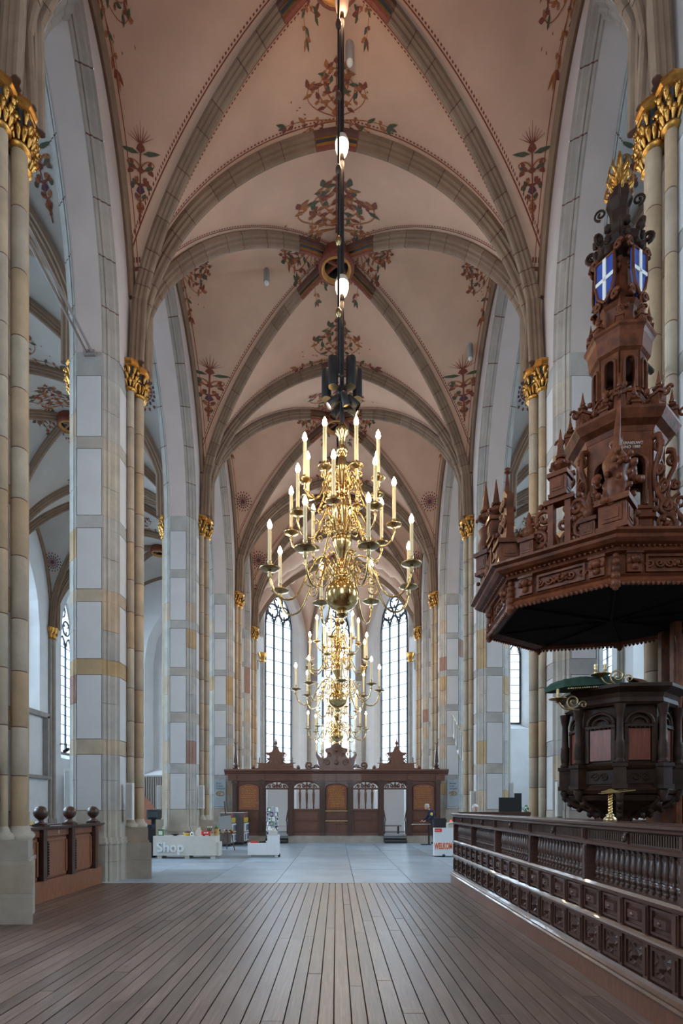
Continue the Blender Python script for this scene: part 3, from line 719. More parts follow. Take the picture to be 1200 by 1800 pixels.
t = thing('spotlight_cluster', 'cluster of black cylinder lamps and spotlights above the largest chandelier', 'spotlights', (.105, 10.74, 8.92))
for x, y, z in ((-.295, .12, .47), (-.165, -.16, .50), (.165, -.16, .50), (.295, .12, .47)):
    m = MB(); m.lathe([(.088, z), (.092, z+.02), (.092, z+.53), (.085, z+.545), (.02, z+.548)], 20, (x, y)); o = m.build('cylinder_lamp', 'black', t)
    m = MB(); m.lathe([(.02, z+.012), (.08, z+.008), (.09, z-.004)], 20, (x, y)); m.build('lamp_rim', 'brassd', o)
m = MB(); m.lathe([(.06, .40), (.10, .42), (.10, .56), (.05, .60)], 12); m.tube([(-.3, .1, .7), (.3, .1, .7)], .02).tube([(-.17, -.16, .7), (.17, -.16, .7)], .02).tube([(0, -.16, .7), (0, .1, .7)], .02).tube([(-.2, -.1, .36), (.22, -.1, .36)], .02); m.build('bracket', 'black', t)
for k, (x, y, ang, tilt, on) in enumerate(((-.14, -.16, pi, .85, 1), (.05, -.2, 0, .25, 0), (.19, -.14, 0, .8, 0), (.17, .06, .3, .95, 1), (-.10, .1, 2.6, .5, 0))):
    m = MB(); m.lathe([(.01, .14), (.05, .13), (.072, .10), (.075, -.14), (.068, -.15)], 16, mi=0, cap=False); m.lathe([(.001, -.12), (.066, -.12)], 16, mi=1)
    o = m.build('spotlight', ['black', 'lamp' if on else 'brassd'], t, (x, y, .24)); o.rotation_euler = (0, tilt*(-1 if abs(ang) < 1 else 1), 0)
    if k == 0: o.data.materials[1] = plain('lit_spot_lens', (1, .9, .78), .3, var=0, emit=9)
t = thing('hanging_rod', 'thin dark rod with brown knots beside the chandelier rod', 'rod', (.04, 10.62, 9.5))
MB().tube([(0, 0, .2), (0, 0, 8.1)], .022, 8).build('rod', 'black', t)
for z in (1.33, 2.67, 4.0, 5.37, 6.72): MB().lathe([(.015, z-.1), (.05, z-.05), (.058, z), (.05, z+.05), (.015, z+.1)], 12).build('knot', 'brassd' if z < 3 else 'oak', t)

# ================================================================ PULPIT
PC = (3.48, 7.0); PH = math.radians(244)
def octa(r, n=8, ph=PH): return [(r*cos(ph+2*pi*k/n), r*sin(ph+2*pi*k/n)) for k in range(n)]
def ringprof(m, prof, mi=0, n=8, poly=None, smooth=False):
    """stack of polygon rings: prof = [(radius or scale, z)]"""
    rings = [[(x*r, y*r, z) for x, y in (poly or octa(1))] for r, z in prof]
    m.sweep(rings, mi, True, smooth); return m
def facet(k, r, n=8):
    a = PH+2*pi*(k+.5)/n; return a, r*cos(pi/n)
def scrollpair(m, x, z, r, y=0, tr=.02):
    for sg in (-1, 1):
        m.tube([(x+sg*(r+px), y, pz) for px, pz in spiral(0, z, r, 1.4, pi if sg > 0 else 0, 20, -sg)], tr, 5)
t = thing('pulpit', 'dark carved oak pulpit with columns and red-brown panels under the canopy', 'pulpit', (*PC, 0))
ringprof(MB(), [(.54, 1.80), (.54, 2.80)]).build('body', 'pulpitd', t)
ringprof(MB(), [(.30, 2.76), (.60, 2.77), (.63, 2.80), (.62, 2.85), (.64, 2.90), (.70, 2.93), (.74, 2.95), (.74, 2.985), (.50, 2.985)]).build('rim', 'pulpitd', t)
ringprof(MB(), [(.5, 2.985), (.73, 2.986), (.73, 2.992), (.5, 2.993)]).build('rim_cover', 'cloth', t)
ringprof(MB(), [(.5, 1.72), (.60, 1.76), (.64, 1.80), (.60, 1.83), (.57, 1.85), (.57, 2.03), (.60, 2.05), (.63, 2.08), (.56, 2.11)]).build('base_moulding', 'pulpitd', t)
m = MB(); ringprof(m, [(.60, 1.74), (.56, 1.68), (.42, 1.62), (.30, 1.55), (.20, 1.50), (.15, 1.46)])
for k in range(8):
    a = PH+2*pi*k/8
    m.tube([(r*cos(a), r*sin(a), z) for r, z in spline([(.60, 1.72), (.50, 1.62), (.36, 1.58), (.24, 1.48)], 5)], .04, 6)
    for r, z in ((.56, 1.64), (.45, 1.575), (.33, 1.51)): m.ball((r*cos(a), r*sin(a), z), .045, 6)
m.build('corbel', 'pulpitd', t)
MB().lathe([(.16, 1.5), (.13, 1.4), (.20, 1.28), (.22, 1.15), (.14, .95), (.12, .5), (.24, .3), (.26, .05), (.30, .0)], 20).build('foot', 'pulpitd', t)
col = MB().lathe([(.050, 2.10), (.062, 2.12), (.045, 2.15), (.05, 2.17), (.056, 2.25), (.05, 2.33), (.052, 2.35), (.042, 2.37), (.036, 2.62), (.042, 2.65), (.05, 2.68), (.06, 2.74), (.065, 2.77)], 14).mesh('column', 'pulpitd')
ped = MB().box(-.065, .065, -.065, .065, 1.86, 2.06).box(-.08, .08, -.08, .08, 2.06, 2.10).box(-.08, .08, -.08, .08, 1.81, 1.86).lathe([(.05, 1.81), (.06, 1.77), (.035, 1.72), (.04, 1.70), (.005, 1.66)], 10).mesh('column_pedestal', 'pulpitd')
for k in range(8):
    a = PH+2*pi*k/8; inst('column', col, t, (.62*cos(a), .62*sin(a), 0), a); inst('column_pedestal', ped, t, (.62*cos(a), .62*sin(a), 0), a)
    a, ap = facet(k, .54); o = MB(); w2 = .12
    o.plate([(-w2, 2.14), (w2, 2.14), (w2, 2.50), (-w2, 2.50)], -.03, .0); pan = o.build('panel', 'redpanel', t, (ap*cos(a), ap*sin(a), 0), a+pi/2)
    o = MB()
    for sg in (-1, 1): o.box(sg*.15-.02, sg*.15+.02, -.045, 0, 2.12, 2.55)
    o.tube([(x, -.03, z) for x, z in [(.15*cos(pi*q/12), 2.56+.13*sin(pi*q/12)) for q in range(13)]], .02, 5)
    o.tube([(x, -.03, z) for x, z in [(.09*cos(pi*q/12), 2.56+.07*sin(pi*q/12)) for q in range(13)]], .014, 5)
    o.box(-.17, .17, -.05, 0, 2.52, 2.55)
    for q in range(7): o.ball((-.15+q*.05, -.052, 2.51), .012, 5)
    o.build('panel_frame', 'pulpitd', pan)
    o = MB(); o.box(-.17, .17, -.03, .0, 1.87, 2.02)
    scrollpair(o, 0, 1.945, .05, -.03, .012); o.build('carved_panel', 'pulpitd', t, ((ap+.02)*cos(a), (ap+.02)*sin(a), 0), a+pi/2)
m = MB()
m.box(.62, .72, -.10, .02, 0, 3.86, 0, .02).box(.86, .98, .10, .24, 0, 3.86, 0, .02).box(.70, .95, .30, .42, 0, 3.86, 0, .02)
m.box(.60, 1.15, .16, .5, 0, 2.9)
for x, y in ((.67, -.04), (.92, .17)): m.lathe([(.045, 3.0), (.06, 3.05), (.045, 3.1), (.04, 3.5), (.05, 3.6), (.06, 3.68)], 10, (x, y-.09))
m.build('back_post', 'pulpit', t)
MB().box(.79, .85, .02, .06, 3.0, 3.8).build('gilded_strip', 'brass', t)
o = tag(MB().box(-.14, .14, -.09, .09, 0, .035).add([(-.14, -.09, .035), (.14, -.09, .035), (.14, .09, .15), (-.14, .09, .15)], [(0, 1, 2, 3)]).add([(-.14, .09, .035), (.14, .09, .035), (.14, .09, .15), (-.14, .09, .15)], [(0, 1, 2, 3)]).build('book_rest', 'pulpit', None, (3.62, 6.72, 2.993), .5), 'slanted wooden book rest standing on the pulpit rim', 'book rest')
def arm_bracket(loc, rz, label, n):
    b = thing('candle_bracket', label, 'candle bracket', loc, rz)
    m = MB(); m.tube([(x, 0, z) for x, z in spiral(.12, .09, .085, 1.6, -pi/2, 26)], .011, 6)
    m.tube([Vector(p) for p in spline([(.05, 0, .0), (.12, 0, -.0), (.24, 0, .02), (.30, 0, .10)], 5)], .011, 6)
    m.tube([(x, 0, z) for x, z in spiral(.0, .06, .05, 1.2, 0, 18)], .009, 5); m.build('scroll', 'brassd', b)
    m = MB(); m.lathe([(.012, .08), (.03, .10), (.10, .115), (.11, .125), (.02, .12)], 14, (.30, 0)); m.build('drip_pan', 'brassd', b)
    for k in range(n): MB().lathe([(.02, .12), (.022, .16), (.014, .17), (.02, .2), (.02, .235)], 8, (.30+(k-.5*(n-1))*.1, 0)).build('candle_socket', 'brassd', b)
arm_bracket((3.30, 6.42, 2.993), math.radians(168), 'brass two-socket candle bracket scrolling off the pulpit rim', 2)
arm_bracket((2.84, 6.55, 2.72), math.radians(185), 'brass candle bracket under the green cushion', 1)
# green velvet cushion on its ledge
m = MB(); n = 14
vsn = []
for j in range(n+1):
    for i in range(n+1):
        u, v = i/n*2-1, j/n*2-1; h = ((1-u**4)*(1-v**4))**.5
        vsn.append((.40*u*(1-.04*v*v), .20*v*(1-.04*u*u), .05*h+.015*sin(9*u+4*v)*h))
fs = [(j*(n+1)+i, j*(n+1)+i+1, (j+1)*(n+1)+i+1, (j+1)*(n+1)+i) for j in range(n) for i in range(n)]
m.add(vsn, fs, 0, True); m.add([(x, y, -.06-z*.4) for x, y, z in vsn], [f[::-1] for f in fs], 0, True)
edge = [i for i in range(n+1)]+[(j+1)*(n+1)-1 for j in range(1, n+1)]+[n*(n+1)+i for i in range(n-1, -1, -1)]+[j*(n+1) for j in range(n-1, 0, -1)]
q = len(edge); m.add([vsn[i] for i in edge]+[(vsn[i][0], vsn[i][1], -.06-vsn[i][2]*.4) for i in edge], [(k, q+k, q+(k+1) % q, (k+1) % q) for k in range(q)], 0, True)
o = m.build('cushion', 'cloth', None, (2.90, 6.70, 3.06), math.radians(10)); o.rotation_euler = (0, -.10, math.radians(14)); tag(o, 'long green velvet cushion overhanging the pulpit rim', 'cushion')
m = MB()
for k in range(24): m.ball((-.35+k*.03, -.205, -.085), .013, 5)
m.build('fringe', 'brassd', o)

M['soffitd'] = plain('unlit_soffit_board', (.014, .010, .009), .85, var=.4, scale=5, spec=.05)  # shade under the canopy is put into this near-black colour
# canopy
CZ = 3.87
SO = [(2.83, 5.77), (1.99, 6.50), (2.04, 7.60), (2.92, 8.23), (3.98, 8.0), (4.72, 7.35), (4.72, 6.4), (4.12, 5.74)]
SO = [(x-PC[0], y-PC[1]) for x, y in SO]
ccx, ccy = -.10, 0
def sop(k): return [((x-ccx)*k+ccx, (y-ccy)*k+ccy) for x, y in SO]
t = thing('pulpit_canopy', 'tall carved wooden canopy with obelisks and a gilded tip hanging over the pulpit', 'pulpit canopy', (*PC, 0))
def tring(m, prof, mi=0, smooth=False): m.sweep([[(x, y, z) for x, y in sop(k)] for k, z in prof], mi, True, smooth); return m
tring(MB(), [(.2, CZ+.04), (.93, CZ+.04), (.97, CZ+.0), (1.01, CZ), (1.02, CZ+.03), (1.0, CZ+.07), (1.02, CZ+.09), (.99, CZ+.11)], 0).build('soffit_moulding', 'pulpit', t)
tring(MB(), [(.99, CZ+.10), (.985, CZ+.31)]).build('frieze', 'pulpit', t)
tring(MB(), [(.98, CZ+.30), (1.03, CZ+.32), (1.04, CZ+.35), (1.10, CZ+.37), (1.13, CZ+.40), (1.135, CZ+.43), (1.17, CZ+.45), (1.17, CZ+.475), (.3, CZ+.48)]).build('cornice', 'pulpit', t)
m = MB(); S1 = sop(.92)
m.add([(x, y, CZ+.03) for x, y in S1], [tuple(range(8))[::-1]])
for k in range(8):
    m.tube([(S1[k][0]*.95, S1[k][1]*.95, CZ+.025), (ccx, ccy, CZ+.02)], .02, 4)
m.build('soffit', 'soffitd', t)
dent = MB().ball((0, 0, 0), .024, 6).mesh('bead', 'pulpit')
beads = MB(); egg = MB()
for k in range(8):
    a, b_ = Vector(SO[k]), Vector(SO[(k+1) % 8]); L = (b_-a).length; d = (b_-a)/L; nrm = Vector((d.y, -d.x))
    if nrm.dot((a+b_)/2-Vector((ccx, ccy))) < 0: nrm = -nrm
    ang = math.atan2(nrm.y, nrm.x)+pi/2
    for s in range(int(L/.05)):
        p = a+d*(s+.5)*.05; beads.ball((p.x+nrm.x*.02, p.y+nrm.y*.02, CZ-.005), .026, 5)
        p = p*1.055; egg.ball((p.x, p.y, CZ+.355), .020, 5)
    mid = (a+b_)/2*.985
    o = MB(); hw = L*.5-.30
    if hw > .08:
        for x0, x1, z0, z1 in ((-hw, hw, CZ+.115, CZ+.14), (-hw, hw, CZ+.27, CZ+.295), (-hw, -hw+.025, CZ+.14, CZ+.27), (hw-.025, hw, CZ+.14, CZ+.27)): o.box(x0, x1, -.03, .02, z0, z1)
        pf = o.build('panel_frame', 'pulpit', t, (mid.x, mid.y, 0), ang)
        o = MB(); cnt = max(2, int(hw/.09))
        for q in range(-cnt, cnt+1):
            x = q*hw*.88/cnt; o.tube([(px, -.02, pz) for px, pz in spiral(x, CZ+.205, .045, 1.3, pi*(q % 2), 14, 1 if q % 2 else -1)], .011, 4)
        for sg in (-1, 1):
            for dx, dz, r in ((.03, .0, .03), (.06, .02, .022), (.06, -.02, .022), (0, .03, .02)): o.ball((sg*dx, -.025, CZ+.205+dz), r, 6)
        o.build('carved_scrollwork', 'pulpit', pf)
    for sg in (-1, 1):                      # cherub-head consoles either side of every corner
        o = MB(); x = sg*(L*.5-.18)
        o.box(x-.075, x+.075, -.045, .02, CZ+.11, CZ+.31).ball((x, -.06, CZ+.235), .05, 8).ball((x-.055, -.05, CZ+.22), .032, 6).ball((x+.055, -.05, CZ+.22), .032, 6).ball((x, -.05, CZ+.16), .04, 6).box(x-.085, x+.085, -.06, .02, CZ+.295, CZ+.32)
        o.build('console', 'pulpit', t, (mid.x, mid.y, 0), ang)
    o = MB()
    for z, r in ((CZ+.28, .035), (CZ+.22, .045), (CZ+.15, .05), (CZ+.08, .055), (CZ+.0, .06), (CZ-.04, .035)): o.ball((a.x*1.0, a.y*1.0, z), r, 7)
    o.build('corner_drop', 'pulpit', t)
tag(beads.build('beading', 'pulpit', t), kind='stuff'); tag(egg.build('egg_moulding', 'pulpit', t), kind='stuff')
TZ = CZ+.48
def pedestal(m, w, h, z=0):
    m.box(-w*1.15, w*1.15, -w*1.15, w*1.15, z, z+h*.15); m.box(-w, w, -w, w, z+h*.15, z+h*.82); m.box(-w*1.25, w*1.25, -w*1.25, w*1.25, z+h*.82, z+h)
    for q in range(4):
        m.T = Matrix.Rotation(q*pi/2, 4, 'Z'); m.box(-w*.7, w*.7, -w*1.08, -w, z+h*.24, z+h*.74); m.box(-w*.5, w*.5, -w*1.14, -w, z+h*.34, z+h*.64); m.T = None
    return z+h
def urn(m, z, s): m.lathe([(s*.25, z), (s*.35, z+s*.1), (s*.2, z+s*.25), (s*.35, z+s*.4), (s*.95, z+s*.7), (s*1.0, z+s*.95), (s*.7, z+s*1.1), (s*.8, z+s*1.2), (s*.45, z+s*1.35), (s*.3, z+s*1.6)], 12); [m.ball((s*.95*cos(a*pi/3), s*.95*sin(a*pi/3), z+s*.85), s*.25, 6) for a in range(6)]; return z+s*1.6
def spike(m, z, s, h): m.lathe([(s*.5, z), (s*.6, z+.02), (s*.42, z+.03), (s*.04, z+h)], 6, smooth=False); return z+h
def foliage(m, rng, n, w, h, z, r, d=.06):
    for _ in range(n):
        a = rng.random()*2*pi; q = rng.random()**.5
        m.ball((w*q*cos(a), rng.uniform(-d, d), z+h*.5+h*.5*q*sin(a)), r*rng.uniform(.6, 1.1), 6)
rg = random.Random(11)
def crest(kind, p, ang):
    m = MB()
    if kind == 'obelisk':                   # gate of scrolls, pedestal, urn, obelisk
        for sg in (-1, 1):
            m.tube([(sg*x, 0, z) for x, z in spiral(.24, .16, .15, 1.5, -pi/2, 24)], .028, 6)
            m.tube([(sg*x, 0, z) for x, z in spiral(.17, .40, .11, 1.4, -pi/2, 22)], .026, 6)
            m.tube([(sg*x, 0, z) for x, z in spiral(.30, .42, .06, 1.2, pi, 16)], .02, 5)
            m.box(sg*.09-.03, sg*.09+.03, -.05, .05, 0, .50)
            for dx, dz in ((.16, .28), (.24, .34), (.30, .24), (.36, .08), (.12, .52), (.2, .52)): m.ball((sg*dx, -.02, dz), .035, 6)
        m.box(-.16, .16, -.07, .07, .50, .55); z = pedestal(m, .085, .26, .55); z = urn(m, z, .105); spike(m, z, .11, .32)
    elif kind == 'tall':                    # tall corner obelisk on a carved bracket
        foliage(m, rg, 22, .14, .5, 0, .05); z = pedestal(m, .09, .3, .35); foliage(m, rg, 14, .13, .35, .55, .05)
        m.lathe([(.09, .6), (.11, .75), (.07, .85), (.10, .95), (.05, 1.0)], 10); z = urn(m, 1.0, .12); spike(m, z, .13, .42)
    elif kind == 'cartouche':
        z = pedestal(m, .11, .26); m.plate([(-.09, z), (.09, z), (.15, z+.16), (.11, z+.36), (.14, z+.48), (0, z+.60), (-.14, z+.48), (-.11, z+.36), (-.15, z+.16)], -.04, .04)
        scrollpair(m, 0, z+.20, .075, -.05, .02); scrollpair(m, 0, z+.42, .055, -.05, .018); foliage(m, rg, 10, .1, .5, z, .035, .05)
        m.tube([(0, 0, z+.55), (0, 0, z+.80)], lambda q: .035*(1-q)+.01, 6); m.ball((0, 0, z+.82), .045, 6)
    elif kind == 'small':
        z = pedestal(m, .075, .22); m.lathe([(.03, z), (.07, z+.05), (.075, z+.1), (.03, z+.15), (.045, z+.19), (.01, z+.3)], 8)
        for sg in (-1, 1): m.tube([(sg*x, 0, q) for x, q in spiral(.16, .08, .075, 1.4, -pi/2, 18)], .02, 5); m.tube([(sg*x, 0, q) for x, q in spiral(.13, .22, .05, 1.2, -pi/2, 16)], .016, 5)
    elif kind == 'figure':
        z = pedestal(m, .13, .32); m.lathe([(.10, z), (.13, z+.1), (.10, z+.25), (.13, z+.4), (.07, z+.5), (.05, z+.53)], 10); m.ball((0, 0, z+.6), .065, 8); foliage(m, rg, 44, .20, .55, z-.05, .045, .19); m.tube([(0, -.03, z+.3), (.03, -.04, z+.75), (.04, -.02, z+1.0)], lambda q: .04*(1-q)+.012, 6)
    m.build('crest_%s' % {'obelisk': 'obelisk', 'tall': 'corner_obelisk', 'cartouche': 'cartouche', 'small': 'finial', 'figure': 'figure'}[kind], 'pulpit', t, (p.x, p.y, TZ), ang)
for k in range(8):
    a, b_ = Vector(sop(1.03)[k]), Vector(sop(1.03)[(k+1) % 8]); d = (b_-a).normalized(); nrm = Vector((d.y, -d.x))
    if nrm.dot((a+b_)/2) < 0: nrm = -nrm
    ang = math.atan2(nrm.y, nrm.x)+pi/2
    crest(['figure', 'cartouche', 'tall', 'cartouche', 'cartouche', 'tall', 'cartouche', 'figure'][k], a, ang)
    L = (b_-a).length
    if L > .9:
        if k != 7: crest('obelisk', a.lerp(b_, .48), ang); crest('small', a.lerp(b_, .22), ang); crest('small', a.lerp(b_, .78), ang)
    else: crest('obelisk' if k in (3, 6) else 'small', a.lerp(b_, .5), ang)
for k in range(8):                          # openwork scrolls between the crest pieces
    a, b_ = Vector(sop(1.0)[k]), Vector(sop(1.0)[(k+1) % 8]); d = (b_-a).normalized(); L = (b_-a).length; ang = math.atan2(d.y, d.x); n = int(L/.26)
    for q in range(n):
        p = a+d*(q+.5)*L/n; m = MB(); h = rg.uniform(.2, .34); sg = 1 if q % 2 else -1
        m.tube([(x*sg, 0, z) for x, z in spiral(.02, .12, .115, 1.6, -pi/2, 22)], lambda u: .030*(1-u*.6), 6); m.tube([(x*-sg, 0, z) for x, z in spiral(-.03, .12+h*.62, .08, 1.5, -pi/2, 20)], lambda u: .026*(1-u*.6), 6)
        for _ in range(5): m.ball((rg.uniform(-.11, .11), rg.uniform(-.04, .04), rg.uniform(.02, .12+h)), rg.uniform(.025, .042), 6)
        m.tube([(0, 0, h), (sg*.05, .0, h+.08), (sg*.02, 0, h+.17)], lambda u: .03*(1-u)+.006, 5); m.build('crest_scroll', 'pulpit', t, (p.x, p.y, TZ), ang)
# lanterns
def lantern(r, z0, z1, zh0, zh1, hw, name):
    m = MB()
    for k in range(8):
        a, ap = facet(k, r); w2 = r*sin(pi/8); m.T = Matrix.Rotation(a+pi/2, 4, 'Z') @ Matrix.Translation((0, -ap, 0))
        sp = zh1-hw; q = [(hw, zh0), (hw, sp)]+[(hw*cos(pi*j/8), sp+hw*sin(pi*j/8)) for j in range(1, 8)]+[(-hw, sp), (-hw, zh0)]
        m.box(-w2, w2, -.03, .03, z0, zh0); m.box(-w2, -hw, -.03, .03, zh0, z1); m.box(hw, w2, -.03, .03, zh0, z1)
        m.sweep([[(x, -.03, z), (x, -.03, z1)] for x, z in q[1:-1]], closed=False); m.sweep([[(x, .03, z), (x, .03, z1)] for x, z in q[1:-1]], closed=False)
        m.sweep([[(x, -.03, z), (x, .03, z)] for x, z in q], closed=False)
        m.tube([(x*1.12, -.04, z) for x, z in q], .018, 5); m.box(-w2, w2, -.05, -.03, zh0-.05, zh0-.02)
        m.T = None
    return m.build(name, 'pulpit', t)
lantern(.46, 4.35, 5.95, 5.08, 5.66, .095, 'lower_lantern')
ringprof(MB(), [(.55, 4.35), (.55, 4.55), (.58, 4.6), (.47, 4.62)]).build('lantern_plinth', 'pulpit', t)
ringprof(MB(), [(.47, 4.90), (.53, 4.93), (.53, 4.98), (.47, 5.02)]).build('lantern_moulding', 'pulpit', t)
ringprof(MB(), [(.46, 5.88), (.50, 5.93), (.52, 5.98), (.60, 6.02), (.63, 6.06), (.66, 6.10), (.66, 6.13), (.1, 6.14)]).build('lantern_cornice', 'pulpit', t)
for k in range(8):
    a = PH+2*pi*k/8; m = MB()
    m.tube([Vector(p) for p in spline([(0, 0, 5.85), (.07, 0, 5.82), (.09, 0, 5.65), (.03, 0, 5.5), (.02, 0, 5.3), (.10, 0, 5.1), (.20, 0, 4.95), (.26, 0, 4.8), (.22, 0, 4.62)], 5)], .035, 6)
    for x, z, r in ((.08, 5.72, .075), (.10, 5.42, .06), (.14, 5.22, .09), (.24, 4.9, .09), (.10, 4.75, .07)): m.tube([(px, 0, pz) for px, pz in spiral(x, z, r, 1.4, pi/2, 18)], .022, 5)
    m.build('volute_bracket', 'pulpit', t, (.50*cos(a), .50*sin(a), 0), a)
    m = MB(); z = pedestal(m, .055, .17); z = urn(m, z, .06); spike(m, z, .06, .16)
    for sg in (-1, 1): m.tube([(0+sg*px, 0, pz) for px, pz in spiral(.12, .12, .06, 1.3, 0, 14)], .016, 5)
    m.build('crest_finial', 'pulpit', t, (.56*cos(a), .56*sin(a), 6.14), a)
    m = MB(); z = pedestal(m, .05, .15); foliage(m, rg, 10, .045, .22, .08, .035, .03); z = urn(m, z, .055); spike(m, z, .055, .18)
    a2 = a+pi/8; m.build('crest_finial', 'pulpit', t, (.40*cos(a2), .40*sin(a2), 6.14), a2)
m = MB(); ringprof(m, [(.36, 6.14), (.34, 6.35), (.31, 6.42), (.30, 6.48), (.02, 6.5)])
for _ in range(60):
    a = rg.random()*2*pi; m.ball((.37*cos(a), .37*sin(a), rg.uniform(6.2, 6.55)), rg.uniform(.03, .05), 6)
m.build('carved_drum', 'pulpit', t)
lantern(.27, 6.48, 7.02, 6.56, 6.94, .06, 'upper_lantern')
ringprof(MB(), [(.27, 6.98), (.30, 7.0), (.34, 7.03), (.36, 7.20), (.38, 7.24), (.40, 7.26), (.40, 7.29), (.02, 7.3)]).build('upper_cornice', 'pulpit', t)
for k in range(8):
    a = PH+2*pi*k/8; m = MB(); z = pedestal(m, .04, .1); foliage(m, rg, 8, .03, .15, .06, .032, .02); z = urn(m, z+.05, .04); spike(m, z, .045, .14)
    m.build('crest_finial', 'pulpit', t, (.32*cos(a), .32*sin(a), 7.29), a)
m = MB(); ringprof(m, [(.24, 7.29), (.20, 7.5), (.22, 7.62), (.26, 7.66), (.20, 7.72), (.13, 7.9), (.12, 8.2), (.16, 8.3)])
for _ in range(50):
    a = rg.random()*2*pi; z = rg.uniform(7.4, 8.3); r = .24-.08*(z-7.4); m.ball((r*cos(a), r*sin(a), z), rg.uniform(.03, .045), 6)
m.build('carved_shaft', 'pulpit', t)
for k in range(4):
    a = PH+math.radians(-36)+pi/2*k; m = MB(); s = [(0, 7.70), (.09, 7.80), (.125, 7.95), (.12, 8.22), (-.12, 8.22), (-.125, 7.95), (-.09, 7.80)]
    m.plate(s, -.02, .02, 0); m.box(-.022, .022, -.035, -.02, 7.72, 8.22, 1); m.box(-.122, .122, -.035, -.02, 7.95, 7.995, 1)
    m.tube([(x*1.04, -.02, z) for x, z in s+[s[0]]], .02, 5, 2)
    for sg in (-1, 1):
        m.tube([(sg*x, 0, z) for x, z in spiral(.16, 8.27, .06, 1.3, 0, 16)], .022, 5, 2); m.tube([(sg*x, 0, z) for x, z in spiral(.12, 7.72, .06, 1.3, 0, 16)], .022, 5, 2)
    o = m.build('shield', ['blue', 'paper', 'pulpit'], t, (.25*cos(a), .25*sin(a), 0), 0); o.rotation_euler = (0, 0, a+pi/2)
m = MB(); ringprof(m, [(.14, 8.25), (.28, 8.36), (.30, 8.44), (.20, 8.52), (.15, 8.62), (.16, 8.68), (.10, 8.72), (.11, 8.9), (.15, 9.02), (.13, 9.15), (.05, 9.22)])
for k in range(8):
    a = PH+2*pi*k/8; m.tube([(r*cos(a), r*sin(a), z) for r, z in spiral(.31, 8.48, .07, 1.4, -pi/2, 16)], .022, 5)
    for z in (8.3, 8.42, 8.55): m.ball((.27*cos(a+.3), .27*sin(a+.3), z), .05, 6)
    if k % 2 == 0: m.tube([(r*cos(a), r*sin(a), z) for r, z in spiral(.21, 8.98, .075, 1.5, -pi/2, 20)], .014, 5)
m.build('pinnacle', 'pulpitd', t)
m = MB()
for row, (z, r, n, ln) in enumerate(((9.10, .13, 7, .16), (9.22, .12, 7, .15), (9.34, .10, 6, .14), (9.45, .07, 5, .13))):
    for k in range(n):
        a = 2*pi*(k+.5*row)/n; m.tube([Vector(p) for p in spline([(.03*cos(a), .03*sin(a), z-.03), (r*.8*cos(a), r*.8*sin(a), z), (r*1.25*cos(a), r*1.25*sin(a), z+.05), (r*1.1*cos(a), r*1.1*sin(a), z+ln)], 3)], lambda q: .028*(1-q)+.006, 5)
m.lathe([(.05, 9.1), (.06, 9.4), (.03, 9.5), (.035, 9.56), (.004, 9.68)], 8); m.build('gilded_tip', 'gold', t)
MB().tube([(.05, .3, 7.72), (.95, 1.0, 7.72)], .04, 6).build('wall_tie', 'black', t)
o = text('. VERNIEUWT\nANNO 1880 .', 'inscription', t, (0, 0, 0), (0, 0, 0), .045, 'cream'); a, ap = facet(0, .48); o.rotation_euler = (pi/2, 0, a+pi/2); o.location = (ap*1.03*cos(a)-.2*cos(a+pi/2), ap*1.03*sin(a)-.2*sin(a+pi/2), 5.78)
M['redlamp'] = plain('red_lamp_glow', (1, .05, .02), .4, var=0, emit=3)
M['greyd'] = plain('grey_brown_board', (.12, .105, .10), .6, var=.15)
M['lilac'] = plain('lilac_card', (.42, .38, .50), .5, var=.15)
M['grey_s'] = plain('grey_banner', (.34, .37, .39), .7, var=.05)
# ================================================================ BALUSTRADE
BA = math.atan2(-7.88, -.078)
t = thing('balustrade', 'long dark oak balustrade with turned balusters and panelled base, in front of the pulpit', 'balustrade', (2.43, 12.08, 0), BA)
BL = 9.4
def longbox(name, y0, y1, z0, z1, mat='oakh', b=0, par=t, L=BL, x0=0): return MB().box(x0, L, y0, y1, z0, z1, 0).build(name, mat, par)
def sect(name, prof, mat='oakh', par=t, L=BL):
    m = MB(); m.sweep([[(x, y, z) for y, z in prof] for x in (0, L)], 0, True); return m.build(name, mat, par)
sect('plinth', [(.0, 0), (.0, .165), (.36, .165), (.36, 0)], 'oakl')
sect('base_moulding', [(-.02, .165), (-.02, .185), (.0, .20), (.0, .215), (.03, .235), (.05, .262), (.34, .262), (.36, .165)])
sect('mid_rail', [(.055, .54), (.03, .55), (.02, .575), (.03, .59), (.055, .61), (.3, .61), (.3, .54)])
sect('baluster_rail', [(.055, .84), (.04, .85), (.035, .88), (.055, .905), (.3, .905), (.3, .84)])
sect('top_rail', [(.06, 1.245), (.045, 1.25), (.04, 1.275), (.06, 1.29), (.3, 1.29), (.3, 1.245)])
sect('frieze', [(.075, 1.285), (.075, 1.40), (.28, 1.40), (.28, 1.285)], 'oak')
sect('handrail', [(.06, 1.39), (.03, 1.405), (.02, 1.425), (.0, 1.44), (.0, 1.46), (.02, 1.472), (.34, 1.472), (.36, 1.455), (.34, 1.43), (.3, 1.39)])
MB().box(0, BL, .12, .26, .25, .86).build('panel_backing', 'oak', t)
P = .40
